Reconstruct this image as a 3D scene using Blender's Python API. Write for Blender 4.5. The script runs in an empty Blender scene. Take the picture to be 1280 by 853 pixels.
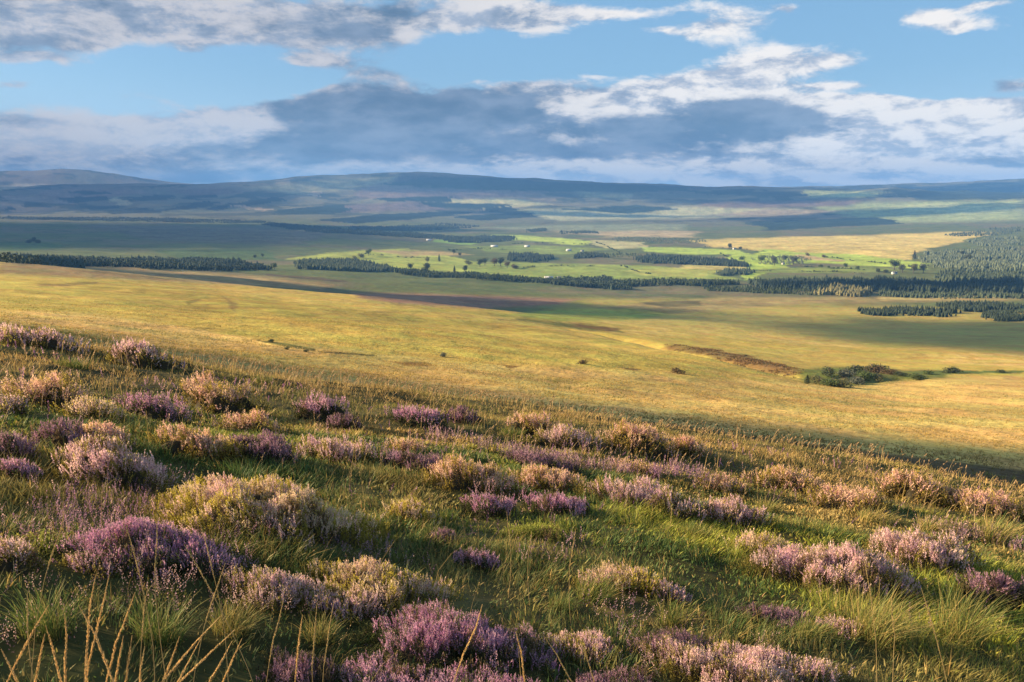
import bpy, math, random
import numpy as np

# ---------------------------------------------------------------- camera
scene = bpy.context.scene
F_PX, CX, CY = 1067.0, 640.0, 426.5        # focal length and centre in photograph pixels
PITCH = math.radians(9.6)
cam_d = bpy.data.cameras.new('camera')
cam_d.sensor_width = 36.0; cam_d.lens = 30.0
cam_d.clip_start = 0.05; cam_d.clip_end = 90000.0
cam = bpy.data.objects.new('camera', cam_d)
scene.collection.objects.link(cam)
cam.location = (0, 0, 0)
cam.rotation_euler = (math.radians(90) - PITCH, 0, 0)
scene.camera = cam

# ---------------------------------------------------------------- light
SUN_EL = math.radians(19.0)
SUN_XY = np.array([-1.0, 0.15]); SUN_XY /= np.linalg.norm(SUN_XY)
SUN = np.array([SUN_XY[0]*math.cos(SUN_EL), SUN_XY[1]*math.cos(SUN_EL), math.sin(SUN_EL)])
from mathutils import Vector
sd = bpy.data.lights.new('sun', 'SUN')
sd.energy = 5.0; sd.angle = math.radians(0.6); sd.color = (1.0, 0.77, 0.47)
so = bpy.data.objects.new('sun', sd); scene.collection.objects.link(so)
so.rotation_euler = Vector(tuple(SUN)).to_track_quat('Z', 'Y').to_euler()

vs = scene.view_settings
vs.view_transform = 'Standard'; vs.look = 'None'; vs.gamma = 1.0; vs.use_curve_mapping = False
vs.exposure = 1.55
scene.cycles.use_denoising = True
scene.cycles.max_bounces = 5
scene.cycles.diffuse_bounces = 2
scene.cycles.glossy_bounces = 1
scene.cycles.transmission_bounces = 2
scene.cycles.transparent_max_bounces = 12
scene.cycles.volume_bounces = 0
scene.cycles.use_adaptive_sampling = True

# ---------------------------------------------------------------- sky
def pix_dir(u, v):
    X = (u-CX)/F_PX; Y = (CY-v)/F_PX
    c, s = math.cos(PITCH), math.sin(PITCH)
    d = np.array([X, c + Y*s, -s + Y*c]); return d/np.linalg.norm(d)
def pix_azel(u, v):
    d = pix_dir(u, v); return math.atan2(d[0], d[1]), math.asin(d[2])

class NT:
    def __init__(s, tree): s.t = tree; s.n = tree.nodes; s.l = tree.links
    def node(s, typ, **kw):
        n = s.n.new(typ)
        for k, v in kw.items(): setattr(n, k, v)
        return n
    def put(s, sock, v):
        if isinstance(v, bpy.types.NodeSocket): s.l.new(v, sock)
        else: sock.default_value = v
    def m(s, op, a, b=None, c=None, clamp=False):
        n = s.n.new('ShaderNodeMath'); n.operation = op; n.use_clamp = clamp
        s.put(n.inputs[0], a)
        if b is not None: s.put(n.inputs[1], b)
        if c is not None: s.put(n.inputs[2], c)
        return n.outputs[0]
    def noise(s, vec, scale, detail=6, rough=0.55, dist=0.0, lac=2.0):
        n = s.n.new('ShaderNodeTexNoise'); s.l.new(vec, n.inputs['Vector'])
        n.inputs['Scale'].default_value = scale; n.inputs['Detail'].default_value = detail
        n.inputs['Roughness'].default_value = rough; n.inputs['Distortion'].default_value = dist
        n.inputs['Lacunarity'].default_value = lac
        return n
    def smooth(s, x, a, b, lo=0.0, hi=1.0):
        n = s.n.new('ShaderNodeMapRange'); n.interpolation_type = 'SMOOTHSTEP'
        s.put(n.inputs[0], x); s.put(n.inputs[1], a); s.put(n.inputs[2], b); s.put(n.inputs[3], lo); s.put(n.inputs[4], hi)
        return n.outputs[0]
    def mixc(s, f, a, b, mode='MIX'):
        n = s.n.new('ShaderNodeMix'); n.data_type = 'RGBA'; n.blend_type = mode
        s.put(n.inputs[0], f); s.put(n.inputs[6], a); s.put(n.inputs[7], b)
        return n.outputs[2]
    def comb(s, x, y, z):
        n = s.n.new('ShaderNodeCombineXYZ')
        s.put(n.inputs[0], x); s.put(n.inputs[1], y); s.put(n.inputs[2], z); return n.outputs[0]

world = bpy.data.worlds.new("World"); scene.world = world
world.use_nodes = True
wt = NT(world.node_tree); wt.n.clear()
SKY_K = 0.051
out = wt.node('ShaderNodeOutputWorld'); bg = wt.node('ShaderNodeBackground')
bg.inputs['Strength'].default_value = SKY_K
wt.l.new(bg.outputs[0], out.inputs['Surface'])
sky = wt.node('ShaderNodeTexSky', sky_type='NISHITA')
sky.sun_disc = False; sky.sun_elevation = SUN_EL
sky.sun_rotation = math.atan2(SUN[0], SUN[1])
sky.altitude = 300; sky.air_density = 1.0; sky.dust_density = 0.6; sky.ozone_density = 1.6
tc = wt.node('ShaderNodeTexCoord'); sep = wt.node('ShaderNodeSeparateXYZ')
wt.l.new(tc.outputs['Generated'], sep.inputs[0])
az = wt.m('ARCTAN2', sep.outputs[0], sep.outputs[1])
el = wt.m('ARCSINE', sep.outputs[2])
p0 = wt.comb(az, wt.m('MULTIPLY', wt.m('POWER', wt.m('MAXIMUM', wt.m('ADD', el, 0.03), 0.0), 0.8), 2.1), 0.0)
# domain warp of the cloud positions
wn = wt.noise(p0, 7.0, 5, 0.6)
ws = wt.node('ShaderNodeSeparateColor'); wt.l.new(wn.outputs['Color'], ws.inputs[0])
az_w = wt.m('MULTIPLY_ADD', wt.m('SUBTRACT', ws.outputs[0], 0.5), 0.085, az)
el_w = wt.m('MULTIPLY_ADD', wt.m('SUBTRACT', ws.outputs[1], 0.5), 0.042, el)
def blob_sum(lst):
    tot = None
    for (u, v, ru, rv, w) in lst:
        a0, e0 = pix_azel(u, v); ra = ru/F_PX*0.93; re = rv/F_PX*0.93
        dx = wt.m('MULTIPLY', wt.m('SUBTRACT', az_w, a0), 1/ra)
        dy = wt.m('MULTIPLY', wt.m('SUBTRACT', el_w, e0), 1/re)
        q = wt.m('MULTIPLY_ADD', dx, dx, wt.m('MULTIPLY', dy, dy))
        g = wt.m('EXPONENT', wt.m('MULTIPLY', q, -0.9))
        tot = wt.m('MULTIPLY_ADD', g, w, tot if tot is not None else 0.0)
    return tot
LIGHT_BLOBS = [  # u, v, half width, half height, weight
    (60, 165, 190, 24, 1.0), (260, 178, 170, 22, 1.0), (330, 150, 90, 16, .9), (120, 205, 300, 26, 1.0),
    (560, 165, 230, 50, 1.2), (470, 128, 85, 20, .9), (620, 122, 75, 20, 1.0), (1150, 150, 80, 18, .7), (400, 150, 90, 36, .8), (640, 215, 700, 18, 1.0), (860, 165, 220, 38, 1.2), (700, 142, 60, 22, .7),
    (1010, 160, 150, 30, 1.0), (1130, 165, 160, 34, 1.1), (1240, 195, 150, 34, 1.1), (1000, 200, 300, 22, 1.0),
    (850, 114, 90, 20, .95), (1010, 70, 85, 18, .85), (930, 94, 60, 14, .5), (1040, 105, 50, 6, .55), (1120, 152, 90, 16, .5), (1220, 165, 80, 20, .5), (1160, 97, 22, 5, .5),
    (640, 22, 95, 26, .85), (920, 28, 60, 22, .62), (1160, 22, 52, 13, .8), (1222, 36, 46, 12, .8), (1255, 3, 30, 7, .6),
    (990, 8, 14, 6, .5), (770, 12, 90, 8, .55), (738, 98, 20, 5, .5), (850, 35, 45, 8, .45),
    (180, 12, 300, 30, .95), (400, 26, 150, 30, .55), (60, 40, 150, 22, .8), (20, 72, 60, 9, .8), (405, 74, 32, 10, .75),
    (480, 88, 55, 16, .55), (12, 106, 24, 6, .6), (240, 66, 20, 7, .4), (565, 73, 20, 5, .5), (1272, 105, 30, 8, .8),
    (180, 100, 120, 26, .15), (640, 84, 130, 20, -.6), (1190, 80, 110, 34, -.6), (330, 104, 190, 16, -.5), (570, 60, 60, 18, -.3), (760, 60, 60, 24, -.4), (1100, 40, 50, 20, -.3), (240, 75, 150, 14, -.35)]
DARK_BLOBS = [
    (1000, 212, 260, 12, -.6), (640, 218, 160, 6, -.4),
    (950, 222, 330, 7, -.5), (1150, 185, 90, 12, -.5), (800, 132, 70, 14, -.4), (250, 150, 90, 10, -.4),
    (480, 134, 95, 24, 1.0), (615, 130, 75, 24, 1.1), (930, 136, 60, 14, .5), (1170, 150, 70, 16, -.6), (1110, 195, 90, 10, -.4),
    (560, 152, 200, 42, 1.25), (410, 150, 70, 30, .7), (870, 158, 130, 34, 1.2), (960, 150, 70, 24, .6), (1060, 168, 50, 14, .55),
    (340, 188, 120, 20, .7), (120, 208, 300, 14, .6), (150, 228, 380, 10, .7), (520, 190, 200, 16, .5), (820, 205, 200, 7, -.7), (560, 209, 170, 6, -.5), (60, 178, 110, 14, -.4), (1130, 168, 100, 20, -.7), (700, 142, 35, 16, -.6), (200, 165, 120, 10, -.4), (720, 226, 300, 8, .3),
    (900, 208, 70, 9, .8), (1080, 214, 60, 8, .7), (1260, 208, 70, 16, 1.1), (60, 20, 170, 28, .45), (300, 25, 230, 22, .5),
    (460, 30, 90, 40, .7), (20, 52, 60, 10, .9), (480, 85, 60, 18, .6), (660, 30, 60, 24, .35), (1272, 103, 30, 6, .9), (700, 190, 120, 16, .5),
    (10, 150, 20, 60, .4)]
cov = blob_sum(LIGHT_BLOBS)
drk = blob_sum(DARK_BLOBS)
# elsewhere in the sky the same kind of broken cloud
inz = wt.m('MULTIPLY', wt.smooth(wt.m('ABSOLUTE', az), 0.66, 0.85), 1.0)
inz = wt.m('MAXIMUM', inz, wt.smooth(el, 0.26, 0.42))
gen = wt.noise(p0, 2.2, 4, 0.5).outputs[0]
gen = wt.smooth(gen, 0.44, 0.66)
cov = wt.m('MULTIPLY_ADD', wt.m('MULTIPLY', inz, gen), 0.9, cov)
drk = wt.m('MULTIPLY_ADD', wt.m('MULTIPLY', inz, gen), 0.35, drk)
n1 = wt.noise(p0, 14.0, 11, 0.66, 0.25)
sh = wt.node('ShaderNodeVectorMath', operation='ADD'); wt.l.new(p0, sh.inputs[0]); sh.inputs[1].default_value = (.012, .03, 0)
n2 = wt.noise(sh.outputs[0], 14.0, 11, 0.66, 0.25)
fb = n1.outputs[0]
dens = wt.m('ADD', cov, wt.m('MULTIPLY', wt.m('SUBTRACT', fb, 0.5), 1.5))
alpha = wt.smooth(dens, 0.26, 0.70)
relief = wt.m('SUBTRACT', n1.outputs[0], n2.outputs[0])
core = wt.m('ADD', drk, wt.m('MULTIPLY', wt.m('SUBTRACT', wt.noise(p0, 12.0, 8, 0.60).outputs[0], 0.5), 1.7))
core = wt.m('ADD', core, wt.m('MULTIPLY', relief, -1.9))
dk = wt.smooth(core, 0.15, 1.15)
K = 1.0/SKY_K
def kc(r, g, b): return (r*K*.33, g*K*.33, b*K*.33, 1)
brt = wt.mixc(wt.smooth(az, -0.25, 0.25), kc(.72, .70, .72), kc(1.10, 1.03, .96))
mid = wt.mixc(wt.smooth(relief, -0.14, 0.08), kc(.47, .53, .64), brt)
ccol = wt.mixc(dk, mid, wt.mixc(wt.smooth(wt.noise(p0, 11.0, 7, .6).outputs[0], .35, .68), kc(.12, .20, .32), kc(.29, .37, .50)))
# the sky behind the clouds: the Nishita sky pulled towards a clearer blue
skyc = wt.mixc(0.55, sky.outputs[0], kc(.23, .52, .85))
lowsky = wt.smooth(el, 0.0, 0.14)
skyc = wt.mixc(lowsky, kc(.52, .74, .95), skyc)
final = wt.mixc(wt.m('MULTIPLY', alpha, 0.95), skyc, ccol)
wt.l.new(final, bg.inputs['Color'])
world.cycles.sampling_method = 'MANUAL'; world.cycles.sample_map_resolution = 512

# ---------------------------------------------------------------- numeric helpers
rng = np.random.default_rng(7)
_perm = np.random.default_rng(11).random((256, 256))
def vnoise(x, y):
    xi = np.floor(x).astype(np.int64); yi = np.floor(y).astype(np.int64)
    fx = x-xi; fy = y-yi
    fx = fx*fx*fx*(fx*(fx*6-15)+10); fy = fy*fy*fy*(fy*(fy*6-15)+10)
    a = _perm[xi & 255, yi & 255]; b = _perm[(xi+1) & 255, yi & 255]
    c = _perm[xi & 255, (yi+1) & 255]; d = _perm[(xi+1) & 255, (yi+1) & 255]
    return (a*(1-fx)+b*fx)*(1-fy) + (c*(1-fx)+d*fx)*fy - 0.5
def fbm(x, y, wl, oct=4, gain=0.5, seed=0):
    x = np.asarray(x, float); y = np.asarray(y, float)
    t = 0; a = 1.0; k = 1.0/wl
    for i in range(oct):
        ca, sa = math.cos(i*1.3+seed), math.sin(i*1.3+seed)
        t = t + a*vnoise((x*ca - y*sa)*k + 37.1*i + seed*5.3, (x*sa + y*ca)*k + 11.7*i + seed*9.1)
        a *= gain; k *= 2.03
    return t
def sstep(x, a, b):
    t = np.clip((x-a)/(b-a), 0, 1); return t*t*(3-2*t)
def pchip(xk, yk, x):
    """monotone cubic; yk may be (n, m) with x (m,) evaluated column-wise, or (n,)"""
    xk = np.asarray(xk, float); yk = np.asarray(yk, float)
    h = np.diff(xk); d = np.diff(yk, axis=0)/(h if yk.ndim == 1 else h[:, None])
    m = np.zeros_like(yk)
    dd = d[:-1]*d[1:]
    hm = np.where(dd > 0, 2*d[:-1]*d[1:]/np.where(dd > 0, d[:-1]+d[1:], 1), 0)
    m[1:-1] = hm; m[0] = d[0]; m[-1] = d[-1]
    x = np.clip(x, xk[0], xk[-1])
    i = np.clip(np.searchsorted(xk, x)-1, 0, len(xk)-2)
    t = (x-xk[i])/h[i]
    return i, t, h, m
def pch_eval(xk, yk, x):
    i, t, h, m = pchip(xk, yk, x)
    yk = np.asarray(yk, float)
    return ((2*t**3-3*t**2+1)*yk[i] + (t**3-2*t**2+t)*h[i]*m[i] + (-2*t**3+3*t**2)*yk[i+1] + (t**3-t**2)*h[i]*m[i+1])

# ---------------------------------------------------------------- terrain height
C7 = (0, 215, 430, 640, 850, 1065, 1280)
def R7(*v): return [(-250, v[0]-(v[1]-v[0])*250/215)] + list(zip(C7, v)) + [(1530, v[-1]+(v[-1]-v[-2])*250/215)]
ROWS = [
 (40,   R7(470, 505, 535, 560, 590, 620, 650)),
 (70,   R7(441, 480, 510, 538, 568, 598, 630)),
 (100,  R7(424, 464, 496, 524, 554, 586, 617)),
 (160,  R7(409, 441, 469, 493, 518, 547, 575)),
 (250,  R7(396, 419, 441, 463, 485, 510, 530)),
 (400,  R7(380, 395, 412, 433, 456, 482, 495)),
 (600,  R7(364, 378, 393, 412, 434, 462, 474)),
 (800,  R7(350, 363, 379, 400, 421, 447, 458)),
 (1000, R7(333, 350, 369, 391, 409, 431, 440)),
 (1300, R7(333, 352, 371, 388, 396, 411, 420)),
 (1700, R7(331, 344, 361, 373, 380, 390, 397)),
 (2200, R7(329, 336, 346, 358, 366, 370, 377)),
 (3000, R7(318, 322, 330, 336, 342, 346, 350)),
 (4000, R7(304, 307, 312, 318, 320, 322, 324)),
 (5500, R7(289, 291, 295, 300, 301, 301, 299)),
 (7500, R7(278, 280, 283, 285, 286, 284, 281)),
 (9500, R7(268, 266, 264, 268, 270, 268, 264)),
 (11500, R7(251, 248, 240, 244, 250, 251, 248)),
 (14000, [(0,236),(120,231),(210,231),(300,229),(380,223),(430,220),(510,217),(600,220.5),(700,227),(800,230),(900,233),(1000,236),(1080,239),(1280,241)]),
 (16500, R7(240, 240, 238, 236, 240, 242, 242)),
 (19500, [(0,214),(40,214),(75,212),(110,213.5),(150,218),(180,223),(210,228),(260,232),(500,236),(900,237),(1000,234.5),(1080,232.5),(1180,230),(1280,224)]),
 (22500, R7(236, 238, 240, 240, 240, 240, 240)),
 (27000, R7(246, 246, 246, 246, 246, 246, 246)),
]
def u_to_az(u):
    X = (np.asarray(u, float)-CX)/F_PX; k = (CY-246)/F_PX
    return np.arctan2(X, math.cos(PITCH)+k*math.sin(PITCH))
AZG = np.linspace(u_to_az(-240), u_to_az(1520), 161)
UG = CX + F_PX*np.tan(AZG)*(math.cos(PITCH)+(CY-246)/F_PX*math.sin(PITCH))
def row_slope(v, az):
    k = (CY-v)/F_PX; c, s = math.cos(PITCH), math.sin(PITCH)
    return np.cos(az)*(k*c - s)/(c + k*s)
LR = np.log([r for r, _ in ROWS])
ZG = np.array([r*row_slope(pch_eval([a for a, _ in lst], [b for _, b in lst], UG), AZG) for r, lst in ROWS])
# dense lookup table in log r
LRD = np.linspace(LR[0], LR[-1], 1200)
_i, _t, _h, _m = pchip(LR, ZG, LRD)
_t = _t[:, None]; _hh = _h[_i][:, None]
ZD = ((2*_t**3-3*_t**2+1)*ZG[_i] + (_t**3-2*_t**2+_t)*_hh*_m[_i] + (-2*_t**3+3*_t**2)*ZG[_i+1] + (_t**3-_t**2)*_hh*_m[_i+1])
def table_z(x, y):
    r = np.maximum(np.hypot(x, y), 1e-3); az = np.arctan2(x, y)
    # behind the camera the columns are mirrored smoothly so the sheet closes
    aa = np.clip(az, AZG[0], AZG[-1])
    back = sstep(np.abs(az), 0.9, math.pi)
    aa = aa*(1-back)
    fi = (np.clip(np.log(r), LRD[0], LRD[-1])-LRD[0])/(LRD[1]-LRD[0]); i = np.clip(fi.astype(int), 0, len(LRD)-2); ti = fi-i
    fj = (aa-AZG[0])/(AZG[1]-AZG[0]); j = np.clip(fj.astype(int), 0, len(AZG)-2); tj = fj-j
    return (ZD[i, j]*(1-ti)*(1-tj) + ZD[i+1, j]*ti*(1-tj) + ZD[i, j+1]*(1-ti)*tj + ZD[i+1, j+1]*ti*tj)
GULLY = None
def gully_depth(x, y):
    if GULLY is None: return 0.0
    best = np.full(np.shape(x), 1e9)
    for (x0, y0, w0, d0), (x1, y1, w1, d1) in zip(GULLY[:-1], GULLY[1:]):
        ex, ey = x1-x0, y1-y0; L2 = ex*ex+ey*ey
        t = np.clip(((x-x0)*ex + (y-y0)*ey)/L2, 0, 1)
        d = np.hypot(x-x0-t*ex, y-y0-t*ey)/(w0+(w1-w0)*t)
        best = np.minimum(best, d)
    return np.exp(-best**2)
def ground_z(x, y):
    x = np.asarray(x, float); y = np.asarray(y, float)
    r = np.hypot(x, y)
    yy = np.where(y < 0, 14*np.tanh(y/14), y)
    xx = np.where(x < -14, -14-12*np.tanh((-x-14)/12), x)
    near = -1.55 - .156*xx - .165*yy - 0.0062*np.maximum(r-15, 0)**2*(1-.5*sstep(r, 30, 60))*sstep(y, -30, 10)
    near = near + 0.16*fbm(x, y, 3.2, 3, .5, 2) + 0.05*fbm(x, y, 0.7, 2, .5, 3)
    near = near*1.0 + 0.32*fbm(x, y, 9, 3, .5, 8)*sstep(r, 3, 12)
    w = sstep(np.log(np.maximum(r, 1)), math.log(48), math.log(105))
    far = table_z(x, y)
    far = far + sstep(r, 60, 200)*(0.8*fbm(x, y, 22, 4, .5, 4) + 8.5*fbm(x, y, 210, 2, .4, 5)*sstep(r, 200, 500)
        + 9*fbm(x, y, 900, 3, .5, 6)*sstep(r, 1500, 4000)) + 28*np.abs(fbm(x, y, 900, 4, .6, 17))*sstep(r, 8500, 10500) + 105*fbm(x, y, 2300, 5, .6, 7)*sstep(r, 8500, 11500)*(1-.75*sstep(r, 12500, 14000))
    if GULLY is not None: far = far - 5.0*gully_depth(x, y)
    return near*(1-w) + far*w
def unproject(u, v, tmin=1.0):
    """ground point that the photograph shows at pixel (u, v)"""
    u = np.atleast_1d(np.asarray(u, float)); v = np.atleast_1d(np.asarray(v, float))
    X = (u-CX)/F_PX; Y = (CY-v)/F_PX; c, s = math.cos(PITCH), math.sin(PITCH)
    dx, dy, dz = X, c+Y*s, -s+Y*c
    T = np.exp(np.linspace(math.log(tmin), math.log(26000), 1500))
    G = ground_z(dx[:, None]*T, dy[:, None]*T) - dz[:, None]*T
    hit = G >= 0; k = np.argmax(hit, axis=1); ok = hit[np.arange(len(u)), k]
    k0 = np.maximum(k-1, 0); i = np.arange(len(u))
    g0, g1 = G[i, k0], G[i, k]
    f = np.where(k > 0, -g0/np.maximum(g1-g0, 1e-9), 0)
    res = np.where(ok, T[k0]+(T[k]-T[k0])*f, 20000.0)
    return np.stack([dx*res, dy*res], 1)
def project(x, y, z):
    c, s = math.cos(PITCH), math.sin(PITCH)
    fw = y*c - z*s; up = y*s + z*c
    fw = np.where(fw < 0.01, 0.01, fw)
    return CX + F_PX*x/fw, CY - F_PX*up/fw
gp = unproject([640, 700, 770, 850, 930, 1000, 1060, 1130], [401, 409, 420, 437, 452, 468, 474, 472], 90)
GULLY = [(p[0], p[1], w, 1) for p, w in zip(gp, [9, 12, 13, 12, 12, 11, 10, 9])]

# ---------------------------------------------------------------- object helpers
def tag(o, label, cat, group=None, kind=None):
    o['label'] = label
    o['category'] = cat
    if group: o['group'] = group
    if kind: o['kind'] = kind
    return o
def mesh_obj(name, verts, faces, mat, col=None, parent=None, smooth=False, loc=None, link=True):
    verts = np.asarray(verts, np.float32); faces = np.asarray(faces, np.int32)
    me = bpy.data.meshes.new(name)
    n, k = faces.shape
    me.vertices.add(len(verts)); me.vertices.foreach_set('co', verts.ravel())
    me.loops.add(n*k); me.loops.foreach_set('vertex_index', faces.ravel())
    me.polygons.add(n); me.polygons.foreach_set('loop_start', np.arange(0, n*k, k, dtype=np.int32))
    me.polygons.foreach_set('loop_total', np.full(n, k, np.int32))
    if smooth: me.polygons.foreach_set('use_smooth', np.ones(n, bool))
    if col is not None:
        a = me.color_attributes.new('col', 'FLOAT_COLOR', 'POINT')
        c4 = np.ones((len(verts), 4), np.float32); c4[:, :3] = col
        a.data.foreach_set('color', c4.ravel())
    me.update(calc_edges=True)
    me.materials.append(mat)
    o = bpy.data.objects.new(name, me)
    if link: scene.collection.objects.link(o)
    if parent is not None: o.parent = parent
    if loc is not None: o.location = loc
    return o
def empty(name, loc, rz=0.0):
    o = bpy.data.objects.new(name, None); scene.collection.objects.link(o)
    o.location = loc; o.rotation_euler = (0, 0, rz); o.empty_display_size = 0.1
    return o

def foliage_mat(name, trans=0.3, rough=0.7, noise_scale=0.0, noise_amt=0.0):
    m = bpy.data.materials.new(name); m.use_nodes = True
    t = NT(m.node_tree); t.n.clear()
    o = t.node('ShaderNodeOutputMaterial')
    a = t.node('ShaderNodeAttribute', attribute_name='col')
    c = a.outputs['Color']
    if noise_amt:
        g = t.node('ShaderNodeNewGeometry')
        nz = t.noise(g.outputs['Position'], noise_scale, 3).outputs[0]
        k = t.m('MULTIPLY_ADD', t.m('SUBTRACT', nz, 0.5), noise_amt*2, 1.0)
        v = t.node('ShaderNodeVectorMath', operation='SCALE'); t.l.new(c, v.inputs[0]); t.l.new(k, v.inputs['Scale']); c = v.outputs[0]
    p = t.node('ShaderNodeBsdfPrincipled'); t.l.new(c, p.inputs['Base Color'])
    p.inputs['Roughness'].default_value = rough; p.inputs['Specular IOR Level'].default_value = 0.25
    if trans > 0:
        tr = t.node('ShaderNodeBsdfTranslucent'); t.l.new(c, tr.inputs['Color'])
        mx = t.node('ShaderNodeMixShader'); mx.inputs[0].default_value = trans
        t.l.new(p.outputs[0], mx.inputs[1]); t.l.new(tr.outputs[0], mx.inputs[2]); t.l.new(mx.outputs[0], o.inputs['Surface'])
    else: t.l.new(p.outputs[0], o.inputs['Surface'])
    return m
def plain_mat(name, col, rough=0.8, var=0.15, scale=2.0):
    m = bpy.data.materials.new(name); m.use_nodes = True
    t = NT(m.node_tree); p = m.node_tree.nodes['Principled BSDF']
    g = t.node('ShaderNodeTexCoord')
    nz = t.noise(g.outputs['Object'], scale, 4).outputs[0]
    c = t.mixc(nz, tuple(x*(1-var*2) for x in col)+(1,), tuple(min(1, x*(1+var*2)) for x in col)+(1,))
    t.l.new(c, p.inputs['Base Color']); p.inputs['Roughness'].default_value = rough
    return m
M_GRASS = foliage_mat('grass_blade', .32, .6)
M_FLOWER = foliage_mat('heather_flower', .42, .8)
M_SPRIG = foliage_mat('heather_sprig', .25, .8)
M_LEAF = foliage_mat('tree_leaf', .2, .8)
M_CONIF = foliage_mat('conifer_needles', .1, .9)
# ---------------------------------------------------------------- ground sheet
def poly_mask(u, v, poly, soft=0.0):
    """signed-distance style mask of a polygon in photograph pixels (1 inside)"""
    P = np.asarray(poly, float); inside = np.zeros(u.shape, bool); d2 = np.full(u.shape, 1e18)
    for (x0, y0), (x1, y1) in zip(P, np.roll(P, -1, axis=0)):
        c = ((y0 > v) != (y1 > v)) & (u < (x1-x0)*(v-y0)/((y1-y0) if y1 != y0 else 1e-9) + x0)
        inside ^= c
        ex, ey = x1-x0, y1-y0; t = np.clip(((u-x0)*ex+(v-y0)*ey)/(ex*ex+ey*ey+1e-9), 0, 1)
        # rows count four times a column: the country is seen foreshortened
        d2 = np.minimum(d2, ((u-x0-t*ex)/4)**2 + (v-y0-t*ey)**2)
    sd = np.sqrt(d2)*np.where(inside, 1, -1)
    return sstep(sd, -soft-1e-3, soft+1e-3)

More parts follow.
